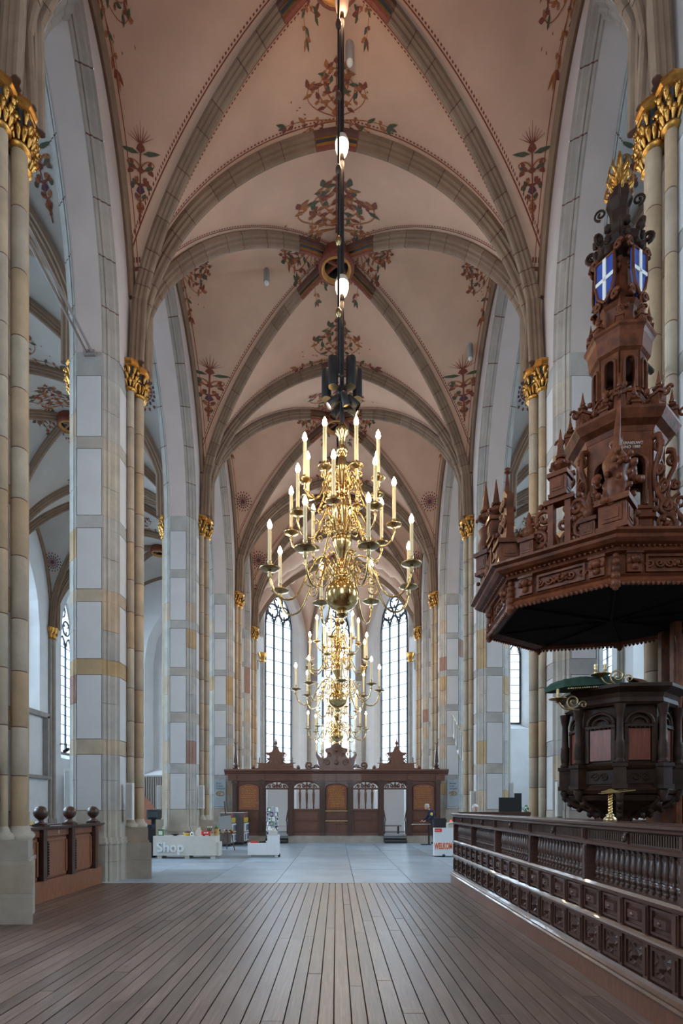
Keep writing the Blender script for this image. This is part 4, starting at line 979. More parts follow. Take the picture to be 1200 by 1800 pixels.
def lowpanel():
    m = MB(); w = .155; z0, z1 = .275, .53
    m.box(-w, w, .085, .125, z0, z1)
    for a0, a1, b0, b1 in ((-w, w, z0, z0+.028), (-w, w, z1-.028, z1), (-w, -w+.028, z0+.028, z1-.028), (w-.028, w, z0+.028, z1-.028)): m.box(a0, a1, .068, .09, b0, b1)
    c = (z0+z1)/2
    m.add([(-.05, .085, c), (0, .085, c-.055), (.05, .085, c), (0, .085, c+.055), (-.02, .045, c), (0, .045, c-.022), (.02, .045, c), (0, .045, c+.022)], [(0, 1, 5, 4), (1, 2, 6, 5), (2, 3, 7, 6), (3, 0, 4, 7), (4, 5, 6, 7)])
    for dx, dz in ((-.085, 0), (.085, 0), (0, .085), (0, -.085)):
        m.add([(dx-.012, .085, c+dz-.03), (dx+.012, .085, c+dz-.03), (dx+.018, .085, c+dz+.03), (dx-.018, .085, c+dz+.03), (dx, .06, c+dz)], [(0, 1, 4), (1, 2, 4), (2, 3, 4), (3, 0, 4)])
    for sx in (-1, 1):
        for sz in (-1, 1): m.add([(sx*.05, .085, c+sz*.045), (sx*.09, .085, c+sz*.085), (sx*.105, .085, c+sz*.06), (sx*.07, .07, c+sz*.06)], [(0, 1, 3), (1, 2, 3), (2, 0, 3)])
    return m.mesh('lower_panel', 'oak')
def uppanel():
    m = MB(); w = .15; z0, z1 = .625, .83
    m.box(-w, w, .09, .125, z0, z1)
    for a0, a1, b0, b1 in ((-w, w, z0, z0+.022), (-w, w, z1-.022, z1), (-w, -w+.022, z0+.022, z1-.022), (w-.022, w, z0+.022, z1-.022)): m.box(a0, a1, .066, .09, b0, b1)
    x, q0, q1 = .10, z0+.05, z1-.05
    m.add([(-x, .09, q0), (x, .09, q0), (x, .09, q1), (-x, .09, q1), (-x+.02, .055, q0+.02), (x-.02, .055, q0+.02), (x-.02, .055, q1-.02), (-x+.02, .055, q1-.02)], [(0, 1, 5, 4), (1, 2, 6, 5), (2, 3, 7, 6), (3, 0, 4, 7), (4, 5, 6, 7)])
    m.ball((0, .055, (q0+q1)/2), .02, 6); return m.mesh('upper_panel', 'oakh')
lp, up = lowpanel(), uppanel()
plo = MB().box(-.033, .033, .055, .12, .262, .54).box(-.018, .018, .042, .055, .29, .51).mesh('pilaster', 'oak')
phi = MB().box(-.036, .036, .055, .12, .61, .84).box(-.024, .024, .042, .055, .62, .83).mesh('pilaster', 'oak')
for k in range(int(BL/P)):
    inst('lower_panel', lp, t, (.24+k*P, 0, 0)); inst('upper_panel', up, t, (.24+k*P, 0, 0))
for k in range(int(BL/P)+1): inst('pilaster', plo, t, (.04+k*P, 0, 0)); inst('pilaster', phi, t, (.04+k*P, 0, 0))
bal = MB().box(-.026, .026, .134, .186, .905, .925).lathe([(.026, .925), (.03, .935), (.02, .945), (.03, .955), (.036, .975), (.03, .995), (.016, 1.0), (.022, 1.008), (.024, 1.015), (.018, 1.022), (.030, 1.05), (.036, 1.08), (.034, 1.11), (.024, 1.17), (.016, 1.20), (.022, 1.21), (.016, 1.22)], 12, (0, .16)).box(-.024, .024, .136, .184, 1.22, 1.245).mesh('baluster', 'oak')
posts = [.035+k*1.62 for k in range(6)]
pm = MB().box(-.04, .04, .06, .26, .84, 1.29).box(-.028, .028, .05, .06, .86, 1.23).mesh('post', 'oakh')
pc = MB().box(-.035, .035, .05, .08, 1.285, 1.40).box(-.02, .02, .035, .05, 1.30, 1.39).mesh('frieze_block', 'oak')
fm = MB()
for a in range(6):
    inst('post', pm, t, (posts[a], 0, 0)); inst('frieze_block', pc, t, (posts[a], 0, 0))
    if a < 5:
        inst('frieze_block', MB().box(-.03, .03, .06, .08, 1.29, 1.395).ball((0, .055, 1.345), .03, 8).ball((.02, .05, 1.37), .018, 6).ball((-.02, .05, 1.32), .018, 6).mesh('frieze_block', 'oak'), t, (posts[a]+.81, 0, 0))
        for k in range(16): inst('baluster', bal, t, (posts[a]+.09+k*.096, 0, 0))
        for k in range(44):
            x = posts[a]+.07+k*.0337
            if abs(k-22) > 1: fm.box(x, x+.016, .066, .076, 1.305, 1.385)
tag(fm.build('frieze_fluting', 'oak', t), kind='stuff')
t2 = thing('oak_fence', 'dark oak fence running behind the balustrade, across the far end of the enclosure', 'fence', (2.62, 12.1, 0), -.03)
for n, y0, y1, z0, z1 in (('top_rail', 0, .2, 1.43, 1.50), ('plinth', 0, .18, 0, .2), ('panel', .05, .12, .2, 1.43)): MB().box(0, 1.5, y0, y1, z0, z1).build(n, 'oakh', t2)
for k in range(4): MB().box(k*.46, k*.46+.1, .0, .16, .2, 1.43).build('post', 'oak', t2)
t2 = thing('oak_fence', 'dark oak fence seen behind the foot of the pulpit', 'fence', (4.35, 9.6, 0), -pi/2)
for n, y0, y1, z0, z1 in (('top_rail', 0, .2, 1.33, 1.42), ('plinth', 0, .18, 0, .2), ('panel', .05, .12, .2, 1.33)): MB().box(0, 1.5, y0, y1, z0, z1).build(n, 'oakh', t2)
for k in range(3): MB().box(k*.55, k*.55+.1, .0, .16, .2, 1.33).build('post', 'oak', t2)
# lectern
t = thing('brass_lectern', 'small gilded lectern with a twisted column standing on the balustrade rail', 'lectern', (2.54, 5.28, 1.472))
m = MB(); m.lathe([(.055, 0), (.06, .012), (.05, .03), (.03, .045), (.04, .055), (.02, .07)], 14); m.build('base', 'brassd', t)
m = MB()
for q in range(2): m.tube([(.010*cos(k*.62+q*pi), .010*sin(k*.62+q*pi), .065+k*.0052) for k in range(36)], .012, 6)
m.build('twisted_column', 'brass', t)
m = MB(); m.add([(-.13, -.11, .255), (.20, -.07, .29), (.26, .10, .30), (-.08, .07, .262)], [(0, 1, 2, 3)]); v = [(-.13, -.11, .255), (.20, -.07, .29), (.26, .10, .30), (-.08, .07, .262)]
m = MB(); m.add(v+[(x, y, z-.008) for x, y, z in v], [(0, 1, 2, 3), (7, 6, 5, 4), (0, 4, 5, 1), (1, 5, 6, 2), (2, 6, 7, 3), (3, 7, 4, 0)])
for k in range(5): m.box(-.06+k*.05, -.04+k*.05, -.03+k*.008, .02+k*.008, .272+k*.005, .275+k*.005)
m.build('book_plate', 'brass', t)
m = MB(); m.plate([(-.09, 0), (.09, 0), (.085, .012), (.05, .018), (.025, .03), (0, .034), (-.025, .03), (-.05, .018), (-.085, .012)], -.008, .0); m.build('crest', 'brass', t, (-.05, -.105, .262), .12)

# ================================================================ LEFT PEWS
t = thing('box_pew', 'oak pew front with three ball finials between the two nearest left piers', 'pew', (-4.97, 8.0, 0), pi/2)
L = 4.0
for n, y0, y1, z0, z1, mt in (('plinth', -.03, .12, 0, .36, 'pew'), ('back', .03, .1, .36, 1.22, 'pew'), ('frieze_rail', -.01, .12, 1.10, 1.22, 'pew'), ('top_rail', -.06, .18, 1.22, 1.245, 'oak'), ('cap_rail', -.09, .20, 1.245, 1.275, 'oak')): MB().box(0, L, y0, y1, z0, z1).build(n, mt, t)
for x in (3.62, 2.60, 1.57, .55):
    MB().box(x-.06, x+.06, -.08, .05, .36, 1.22).build('post', 'oak', t)
    m = MB(); m.box(x-.09, x+.09, -.11, .1, 1.275, 1.31); m.lathe([(.10, 1.31), (.11, 1.33), (.05, 1.36), (.045, 1.39), (.06, 1.40)], 16, (x, 0)); m.ball((x, 0, 1.505), .118, 20); m.build('ball_finial', 'oak', t)
for x0, x1 in ((2.72, 3.52), (1.70, 2.48), (.67, 1.46)):
    m = MB()
    m.box(x0+.05, x1-.05, .0, .04, .44, 1.02); m.box(x0, x0+.05, -.02, .04, .40, 1.06); m.box(x1-.05, x1, -.02, .04, .40, 1.06); m.box(x0, x1, -.02, .04, 1.02, 1.06); m.box(x0, x1, -.02, .04, .40, .44); m.build('panel', 'pew', t)
    m = MB(); m.box(x0-.01, x0+.035, -.06, -.01, .42, 1.02)
    for k in range(12): m.box(x0, x0+.025, -.075, -.06, .45+k*.046, .475+k*.046)
    m.build('carved_strip', 'oak', t)
MB().box(2.16, 2.19, -.012, -.006, 1.13, 1.19).build('number_plate', 'cream', t)
t = thing('box_pew', 'second row of oak pews with ball finials, behind the nearest left pew front', 'pew', (-5.95, 11.9, 0), -pi/2)
for n, y0, y1, z0, z1 in (('back', .03, .1, .0, 1.2), ('cap_rail', -.09, .20, 1.22, 1.26)): MB().box(0, 4.2, y0, y1, z0, z1).build(n, 'oak', t)
for x in (.5, 1.5, 2.5, 3.5):
    m = MB(); m.box(x-.07, x+.07, -.07, .08, 0, 1.3).lathe([(.09, 1.3), (.05, 1.34), (.05, 1.4)], 12, (x, 0)).ball((x, 0, 1.49), .112, 16); m.build('ball_finial', 'oak', t)

# ================================================================ CHOIR SCREEN
SY = 25.5
t = thing('choir_screen', 'red-brown oak choir screen with gilded text panels, two open doorways and carved crests', 'choir screen', (0, SY, 0))
def sx(name, x0, x1, y0, y1, z0, z1, mat='oakl', par=t): return MB().box(x0, x1, y0, y1, z0, z1).build(name, mat, par)
for x0, x1 in ((-4.78, -3.19), (-2.15, 2.10), (3.17, 4.78)):
    sx('stone_plinth', x0, x1, -.06, .3, 0, .33, 'base')
    sx('plinth_rail', x0, x1, -.04, .24, .33, .45)
sx('frieze', -4.85, 4.85, -.02, .24, 2.78, 3.05)
m = MB(); pr = [(-.04, 3.05), (-.04, 3.10), (-.10, 3.14), (-.14, 3.20), (-.20, 3.23), (-.20, 3.29), (-.10, 3.31), (.25, 3.31), (.3, 3.05)]
m.sweep([[(x-(.0 if s else 0), y, z) for y, z in pr] for s, x in ((0, -5.0), (1, 5.0))], 0, True); m.build('cornice', 'oakl', t)
for x in (-4.55, -3.31, -2.04, -.62, .62, 2.0, 3.28, 4.55):
    m = MB(); m.box(x-.10, x+.10, -.06, .24, .45, 2.78); m.box(x-.13, x+.13, -.09, .24, 2.66, 2.78).box(x-.13, x+.13, -.09, .24, .33, .5).box(x-.06, x+.06, -.08, -.06, .55, .95).box(x-.06, x+.06, -.08, -.06, 1.1, 2.55)
    m.build('post', 'oak', t)
    m = MB(); m.box(x-.09, x+.09, -.10, -.02, 2.82, 3.03); m.build('frieze_block', 'oakl', t)
for x0, x1 in ((-4.45, -3.41), (-.52, .52), (3.38, 4.45)):       # tablets of gilded lettering
    sx('panel', x0, x1, .06, .16, .45, 2.78); xc = (x0+x1)/2; hw = (x1-x0)/2-.06
    for z0, z1 in ((.52, .92), (1.0, 1.38)): m = MB(); m.box(x0+.06, x1-.06, .03, .06, z0, z1); m.box(x0+.12, x1-.12, .015, .03, z0+.06, z1-.06); m.build('lower_panel', 'oakl', t)
    o = MB(); q = [(-hw, 1.48), (hw, 1.48), (hw, 2.48)]+[(hw*cos(pi*k/12), 2.48+.17*sin(pi*k/12)) for k in range(1, 12)]+[(-hw, 2.48)]
    o.plate(q, .03, .06); tb = o.build('text_tablet', 'tablet', t, (xc, 0, 0))
    o = MB(); o.tube([(x, .03, z) for x, z in q+[q[0]]], .02, 4); o.build('tablet_frame', 'oak', tb)
    o = MB(); rows = 13 if abs(xc) < 1 else 12
    for r in range(rows):
        z = 2.52-r*(.98/rows); x = -hw*.82+R.uniform(0, .12); end = hw*R.uniform(.55, .86)
        if r == 0: x, end = -hw*.4, hw*.45
        while x < end:
            l = R.uniform(.03, .12); o.box(x, min(x+l, end), .024, .03, z, z+.022); x += l+.022
    o.build('gilded_lettering', 'gold', tb)
if True:
    for z in (.97, 1.42): MB().box(-.5, .5, -.03, .0, z, z+.035).build('gilded_strip', 'brassd', t)
for x0, x1 in ((-1.94, -.72), (.72, 1.90)):                       # lattice windows
    xc = (x0+x1)/2; hw = (x1-x0)/2
    sx('panel', x0, x1, .06, .16, .45, 1.50); sx('window_rail', x0, x1, .0, .2, 1.46, 1.53); sx('window_head', x0, x1, .04, .18, 2.40, 2.47)
    m = MB(); m.box(x0+.08, x1-.08, .03, .06, .52, .92); m.box(x0+.08, x1-.08, .03, .06, 1.0, 1.40); m.box(x0+.16, x1-.16, .015, .03, .58, .86); m.box(x0+.16, x1-.16, .015, .03, 1.06, 1.34); m.build('lower_panel', 'oakl', t)
    for k in range(1, 4):
        x = x0+(x1-x0)*k/4; MB().lathe([(.025, 1.53), (.035, 1.6), (.03, 1.7), (.045, 1.85), (.06, 2.2), (.045, 2.3), (.025, 2.33), (.05, 2.38), (.05, 2.40)], 10, (x, .1)).build('bar', 'oakl', t)
    for sgn in (x0, x1): MB().box(sgn-.04, sgn+.04, .05, .15, 1.5, 2.42).build('jamb', 'oakl', t)
for xc, hw in ((-1.33, .60), (1.31, .59), (-2.67, .53), (2.64, .53)):  # pierced lunettes
    m = MB(); N_ = 16; of = [(hw*cos(pi*k/N_), 2.47+.29*sin(pi*k/N_)) for k in range(N_+1)]
    m.sweep([[(xc+x, .08, z), (xc+x, .08, 2.79), (xc+x, .14, 2.79), (xc+x, .14, z)] for x, z in of], 0, True)
    m.tube([(xc+x, .1, z) for x, z in of], .03, 5)
    for sg in (-1, 1):
        m.tube([(xc+sg*x, .1, z) for x, z in spiral(.14, 2.58, .09, 1.4, pi, 18)], .028, 5); m.tube([(xc+sg*x, .1, z) for x, z in spiral(.33, 2.54, .075, 1.3, 0, 16)], .026, 5)
        m.tube([(xc+sg*.05, .1, 2.50), (xc+sg*.2, .1, 2.70), (xc+sg*.30, .1, 2.66)], .024, 5); m.box(xc+sg*.42, xc+sg*.46, .08, .12, 2.47, 2.56)
    m.ball((xc, .1, 2.6), .07, 8).box(xc-.03, xc+.03, .08, .12, 2.47, 2.76); m.build('pierced_lunette', 'oakl', t)
    if abs(xc) > 2: sx('door_head', xc-hw, xc+hw, .02, .2, 2.40, 2.47)
def crestplate(name, half, xc, thick=.07, extra=None):
    q = [(x, z) for x, z in half]+[(-x, z) for x, z in half[::-1] if x > 0]
    m = MB(); m.plate([(x, 3.31+z) for x, z in q[::-1]], -thick/2, thick/2)
    if extra: extra(m)
    return m.build(name, 'oakl', t, (xc, 0, 0))
def ex1(m):
    for sg in (-1, 1):
        m.lathe([(.001, -.06), (.09, -.05), (.09, .05), (.001, .06)], 10) if False else m.ball((sg*1.0, 0, 3.40), .085, 10)
        m.lathe([(.02, 3.62), (.035, 3.66), (.02, 3.72), (.03, 3.77), (.005, 3.86)], 8, (sg*.73, 0)); m.tube([(sg*.74, 0, 3.57), (sg*.90, 0, 3.59)], lambda q: .03*(1-q)+.008, 5)
        m.tube([(sg*x, -.04, z) for x, z in spiral(.30, 3.62, .12, 1.4, 0, 18)], .022, 5); m.tube([(sg*x, -.04, z) for x, z in spiral(.42, 3.92, .08, 1.2, 0, 16)], .02, 5)
    m.lathe([(.04, 4.28), (.06, 4.33), (.03, 4.38), (.075, 4.45), (.075, 4.50), (.03, 4.56), (.025, 4.60), (.005, 4.68)], 10)
H1 = [(1.10, 0), (1.09, .10), (1.0, .08), (.92, .03), (.80, .05), (.76, .30), (.60, .27), (.44, .27), (.30, .36), (.38, .44), (.42, .52), (.36, .50), (.30, .50), (.29, .58), (.43, .70), (.42, .75), (.30, .74), (.18, .78), (.14, .86), (.10, .98), (0, 1.0)]
crestplate('crest', H1, -2.71, extra=ex1); crestplate('crest', H1, 2.70, extra=ex1)
def ex2(m):
    for sg in (-1, 1):
        m.tube([(sg*x, 0, z) for x, z in spiral(1.22, 3.49, .17, 1.2, -pi/2, 24)], .05, 6); m.tube([(sg*.95, 0, 3.36), (sg*1.0, 0, 3.46), (sg*.86, 0, 3.50), (sg*.78, 0, 3.42), (sg*.70, 0, 3.36)], .035, 5); m.tube([(sg*1.2, 0, 3.34), (sg*.9, 0, 3.42), (sg*.6, 0, 3.34)], .035, 5)
        m.tube([(sg*x, -.04, z) for x, z in spiral(.42, 3.60, .16, 1.5, 0, 20)], .025, 5); m.tube([(sg*x, -.04, z) for x, z in spiral(.30, 3.95, .10, 1.5, 0, 20)], .025, 5)
    m.ball((0, -.03, 4.15), .1, 8).ball((0, -.03, 3.6), .12, 8)
H2 = [(.78, 0), (.74, .12), (.80, .2), (.84, .42), (.92, .62), (.88, .78), (.80, .62), (.70, .52), (.55, .48), (.44, .55), (.40, .68), (.50, .80), (.48, .92), (.34, .95), (.22, 1.0), (.14, 1.12), (0, 1.16)]
crestplate('centre_crest', H2, 0, extra=ex2)
for x in (-4.5, 4.48):
    m = MB(); m.box(x-.12, x+.12, -.12, .12, 3.31, 3.37); m.lathe([(.06, 3.37), (.12, 3.45), (.12, 3.5), (.05, 3.56), (.05, 3.6)], 10, (x, 0)); m.lathe([(.12, 3.60), (.115, 3.66), (.02, 4.36)], 4, (x, 0), smooth=False, a0=pi/4); m.ball((x, 0, 4.4), .03, 6)
    m.tube([(x-.07, 0, 4.52), (x-.05, 0, 4.46), (x, 0, 4.44), (x+.05, 0, 4.46), (x+.07, 0, 4.52)], .015, 5); m.build('obelisk', 'oak', t)
for x, sg in ((-3.2, 1), (-2.14, -1), (2.09, 1), (3.18, -1)):
    m = MB(); m.box(x-.04, x+.04, 0, .2, .33, 2.42)
    m.tube([(x+sg*.03, .05, z) for z in (1.0, 1.5)], .03, 5); m.tube([(x+sg*(.03+q), .05, z) for q, z in ((.0, 1.5), (.05, 1.2), (.08, 1.02), (.05, .95), (.04, .4))], .025, 5); m.build('door_jamb', 'oak', t)

# what stands in the choir, seen through the screen
for x, label in ((-2.67, 'black steps leading through the left doorway of the choir screen'), (2.64, 'black steps leading through the right doorway of the choir screen')):
    s = thing('steps', label, 'steps', (x, 25.2, 0))
    for k in range(2): MB().box(-.48, .48, k*.3, .9, k*.11, (k+1)*.11).build('step', 'black', s)
    MB().box(-.48, .48, .0, .02, .105, .115).build('nosing', 'white', s)
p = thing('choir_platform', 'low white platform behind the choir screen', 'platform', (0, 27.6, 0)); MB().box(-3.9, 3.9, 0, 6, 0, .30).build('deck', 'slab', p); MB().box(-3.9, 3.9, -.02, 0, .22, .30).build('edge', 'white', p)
for x, w2, label in ((-2.95, .62, 'tall white partition board seen through the left doorway'), (2.95, .55, 'tall white partition board seen through the right doorway'), (-1.45, .62, 'white partition board behind the left lattice window'), (1.3, .66, 'white partition board behind the right lattice window')):
    o = thing('partition_board', label, 'partition', (x, 29.4, .305)); MB().box(-w2, w2, 0, .06, .06, 2.9).build('board', 'white', o); MB().box(-w2, w2, -.2, .26, 0, .06).build('base', 'grey', o)
o = thing('bench', 'low white bench in the left doorway of the screen', 'bench', (-2.75, 27.9, .30)); MB().box(-.5, .5, 0, .5, .36, .42).build('seat', 'white', o); [MB().box(x-.03, x+.03, .05, .45, 0, .36).build('leg', 'grey', o) for x in (-.45, .45)]
o = thing('bench', 'low grey bench in the right doorway of the screen', 'bench', (2.6, 27.9, .30)); MB().box(-.6, .6, 0, .4, .36, .42).build('seat', 'grey', o); [MB().box(x-.03, x+.03, .05, .35, 0, .36).build('leg', 'black', o) for x in (-.45, .45)]

# ================================================================ SIGNS ON THE PIERS
def banner(x, label, words):
    b = thing('eye_banner', label, 'sign', (x, 25.90, 0)); MB().box(-.26, .26, -.02, .02, 1.64, 2.86).build('board', 'grey_s', b)
    for k, s in enumerate(words): text(s, 'lettering', b, (-.16, -.024, 2.66-k*.12), (pi/2, 0, 0), .095, 'navy', ext=.001)
    m = MB(); m.tube([(.17*cos(a)*(1), -.03, 2.22+.10*sin(a)) for a in [pi*k/14 for k in range(15)]], .018, 5).tube([(.17*cos(a), -.03, 2.22+.10*sin(a)) for a in [-pi*k/14 for k in range(15)]], .014, 5)
    m.tube([(x_, -.03, z) for x_, z in spiral(0, 2.22, .075, 1.2, pi/2, 20)], .016, 5); m.build('gold_eye', 'gold', b)
    m = MB()
    for k in range(4): m.box(-.16, -.16+.22, -.023, -.02, 2.0-k*.09, 2.012-k*.09)
    m.build('small_print', 'grey', b)
banner(-5.3, 'grey banner with a gold eye on the pier left of the screen', ('Kunst', 'in Zorg', 'Compassie')); banner(5.3, 'grey banner with a gold eye on the pier right of the screen', ('Bouwen', 'in het', 'Evangelie'))

# ================================================================ SHOP
t = thing('shop_counter', 'long white shop counter with relief lettering at the foot of the left pier', 'counter', (-5.72, 17.75, 0))
MB().box(0, 1.95, 0, .62, .09, .70).build('body', 'cream', t); MB().box(1.95, 2.03, .1, .62, .07, .50).build('side_shelf', 'cream', t)
for x in (.12, .98, 1.78): MB().box(x, x+.14, .04, .58, 0, .09).build('foot', 'cream', t)
text('Shop', 'relief_lettering', t, (.12, -.004, .22), (pi/2, 0, 0), .42, 'white', ext=.03, bold=.010)
def put(x, y, z=.70): return (-5.72+x, 17.75+y, z)
def solid(name, label, cat, loc, parts, group=None, rz=0):
    o = thing(name, label, cat, loc, rz, group)
    for n, m, mt in parts: m.build(n, mt, o)
    return o
solid('bowl', 'dark shallow bowl on the shop counter', 'bowl', put(.62, .25), [('bowl', MB().lathe([(.05, 0), (.06, .01), (.13, .05), (.15, .06), (.12, .05), (.04, .02)], 16), 'black')])
solid('basket', 'round woven basket of small goods on the shop counter', 'basket', put(1.0, .3), [('basket', MB().lathe([(.08, 0), (.13, .06), (.15, .09), (.13, .08), (.06, .04)], 16), 'yellow'), ('goods', MB().ball((0, 0, .07), .08, 10).ball((.06, .03, .08), .05, 8).ball((-.06, .0, .08), .05, 8), 'p_vio')])
solid('ornament', 'little round white ornament with a hole on the shop counter', 'ornament', put(1.17, .2), [('body', MB().lathe([(.05, 0), (.06, .05), (.045, .11), (.01, .13)], 12), 'white'), ('hole', MB().box(-.02, .02, -.062, -.05, .03, .08), 'dark')])
solid('figurine', 'cream stepped figurine on the shop counter', 'figurine', put(1.36, .3), [('body', MB().box(-.12, .12, -.05, .05, 0, .10).box(-.09, .09, -.045, .045, .10, .17).box(-.05, .05, -.04, .04, .17, .25), 'cream')])
solid('toy_bus', 'bright red toy bus on the shop counter', 'toy', put(1.66, .16), [('body', MB().box(-.18, .16, -.05, .05, .02, .15, 0, .015), 'red'), ('window', MB().box(-.1, -.04, -.053, -.05, .08, .12).box(-.02, .04, -.053, -.05, .08, .12), 'white'), ('wheel', MB().box(-.13, -.08, -.055, .055, 0, .04).box(.06, .11, -.055, .055, 0, .04), 'black')])
for k, (x, lab, roof) in enumerate(((1.62, 'left dark bottle at the back of the shop counter', 0), (1.68, 'middle dark bottle at the back of the shop counter', 0), (1.74, 'right dark bottle at the back of the shop counter', 0))):
    solid('bottle', lab, 'bottle', put(x-.02, .5), [('glass', MB().lathe([(.025, 0), (.027, .02), (.027, .16), (.012, .2), (.012, .26)], 10), 'black'), ('cap', MB().lathe([(.014, .25), (.014, .28), (.001, .285)], 8), 'paper')], 'bottles on the shop counter')
for x, lab, mt in ((1.82, 'small wooden bird house with a plain roof on the shop counter', 'pale'), (1.90, 'wooden bird house with a red roof at the end of the shop counter', 'red')):
    solid('bird_house', lab, 'bird house', put(x, .14+.08*(mt == 'red')), [('wall', MB().box(-.05, .05, -.05, .05, 0, .14).plate([(-.05, .14), (.05, .14), (0, .2)], -.05, .05), 'pale'), ('roof', MB().add([(-.075, -.07, .12), (0, -.07, .21), (0, .07, .21), (-.075, .07, .12), (.075, -.07, .12), (.075, .07, .12)], [(0, 1, 2, 3), (1, 4, 5, 2)]), mt), ('hole', MB().ball((0, -.045, .1), .02, 8), 'dark')], 'bird houses on the shop counter')
solid('bird_house', 'green and yellow toy house behind the red bird house', 'bird house', put(1.9, .42), [('wall', MB().box(-.06, .06, -.05, .05, 0, .22), 'yellow'), ('roof', MB().plate([(-.08, .22), (.08, .22), (0, .32)], -.07, .07), 'greenleaf')], 'bird houses on the shop counter')
solid('bag', 'black bag with a blue strap beside the shop counter', 'bag', (-6.1, 18.1, 0), [('body', MB().prism([(-.26, -.15), (.26, -.15), (.3, .15), (-.3, .15)], 0, .95), 'black'), ('strap', MB().tube([(-.2, -.16, .9), (-.14, -.2, 1.15), (.0, -.2, 1.22), (.1, -.18, .95)], .05, 6), 'blue'), ('flap', MB().box(-.1, .28, -.17, .16, .95, 1.05), 'navy')])
solid('desk_lamp', 'black machine head with a round glossy lens above the bag', 'machine', (-5.98, 18.62, 0), [('stand', MB().box(-.06, .06, -.05, .05, 0, 1.2).box(-.2, .2, -.2, .2, 0, .03), 'black'), ('head', MB().box(-.22, .22, -.10, .14, 1.2, 1.52, 0, .08), 'black'), ('screen', MB().box(-.15, .15, -.115, -.10, 1.27, 1.46), 'lead')])
solid('card_stack', 'green and white card box at the left end of the shop counter', 'box', put(.16, .3), [('body', MB().box(-.08, .08, -.06, .06, 0, .2), 'greenleaf'), ('label', MB().box(-.06, .06, -.063, -.06, .03, .15), 'paper')])
# book racks
def rack(x, y, w_, L, label):
    o = thing('book_rack', label, 'book rack', (x, y, 0))
    MB().box(-w_, 0, 0, L, .10, 1.36).build('cabinet', 'greyd', o); MB().box(-w_-.01, .01, -.01, L, 1.36, 1.38).build('top', 'cream', o)
    MB().box(0, .03, .04, L-.04, .96, 1.16).build('yellow_sign', 'yellow', o); MB().box(0, .02, .04, .25, 1.2, 1.34).build('red_card', 'red', o)
    q = (L-.08)/4
    for k in range(4):
        for j in range(2): MB().box(0, .06, .05+k*q, .03+(k+1)*q, .16+j*.4, .52+j*.4).build('card_pocket', 'white', o); MB().box(.06, .064, .07+k*q, .0+(k+1)*q, .2+j*.4, .46+j*.4).build('card', ['navy', 'paper', 'lead', 'blue'][(k+j) % 4], o)
    for yy in (.04, L-.1): MB().box(-w_+.03, -.03, yy, yy+.06, 0, .10).build('foot', 'black', o)
rack(-4.3, 23.15, .42, 1.0, 'grey-brown book rack with a yellow sign, behind the easel'); rack(-3.95, 24.25, .52, 1.1, 'grey-brown book rack with a yellow sign, next to the choir screen')
# easel
t = thing('easel', 'tall wooden studio easel leaning by the shop counter', 'easel', (-4.02, 21.1, 0), .25)
m = MB()
for x in (-.24, .24): m.tube([(x, -.05, 0), (x*.3, .12, 1.0), (x*.05, .2, 1.3)], .022, 5)
m.tube([(0, .65, 0), (0, .2, 1.3)], .022, 5); m.build('leg', 'oakl', t)
MB().tube([(.02, .08, .25), (-.12, .2, 1.82)], .025, 5).build('mast', 'oakl', t); MB().box(-.3, .3, -.06, .02, .62, .66).build('tray', 'oakl', t)
o = MB().box(-.22, .22, -.02, .02, 0, .62).build('picture', 'grey_s', None, (-4.04, 21.05, .67), .25); o.rotation_euler = (-.18, -.12, .35); tag(o, 'grey picture board standing on the easel', 'picture')
o = MB(); [o.ball((R.uniform(-.28, .28), R.uniform(-.05, .05), R.uniform(0, .09)), R.uniform(.03, .05), 6, k % 3) for k in range(16)]
tag(o.build('soft_toys', ['paper', 'p_red', 'yellow'], None, (-4.02, 21.0, .67), .25), 'small soft toys heaped on the easel tray', 'toys', kind='stuff')
# card stand and postcard spinner
t = thing('display_box', 'low white L-shaped display box in front of the screen', 'display stand', (-2.82, 18.1, 0))
MB().box(0, .618, 0, .42, .08, .46).build('low_box', 'white', t); MB().box(.62, .98, .0, .42, .08, .70).build('tall_box', 'white', t); MB().box(.1, .8, .04, .4, 0, .08).build('foot', 'grey', t)
MB().box(.93, 1.0, .3, .42, 0, .1).build('caster', 'black', t)
for k, (x, mt, lab) in enumerate(((.2, 'red', 'red leaflet holder lying on the low display box'), (.45, 'black', 'black leaflet holder lying on the low display box'), (.58, 'paper', 'white leaflet holder lying on the low display box'))):
    tag(MB().box(-.12, .12, -.09, .09, 0, .025).box(-.1, .1, -.07, .07, .025, .05).build('leaflet_holder', mt, None, (-2.82+x, 18.22+.03*k, .462), .12*k), lab, 'leaflets', 'leaflets on the display box')
t = thing('postcard_spinner', 'clear spinner rack filled with colourful postcards', 'postcard rack', (-2.08, 18.45, 0))
MB().lathe([(.2, 0), (.2, .03), (.03, .05), (.025, 1.62), (.05, 1.64)], 14).build('pole', 'white', t)
cm = ['paper', 'lilac', 'paper', 'lilac', 'greenleaf', 'paper', 'navy', 'lilac']
for j in range(6):
    m = MB(); m.tube([(.18*cos(a*pi/8), .18*sin(a*pi/8), .74+j*.15) for a in range(17)], .008, 4); m.build('wire_ring', 'white', t)
    for k in range(8):
        a = 2*pi*(k+.5*(j % 2))/8; o = MB().box(-.05, .05, -.006, .006, 0, .145).box(-.035, .035, -.009, -.006, .03, .11, 1).build('postcard', [cm[(k*3+j) % 8], cm[(k+j*2+1) % 8]], t, (.19*cos(a), .19*sin(a), .70+j*.15)); o.rotation_euler = (-.12, 0, a+pi/2)
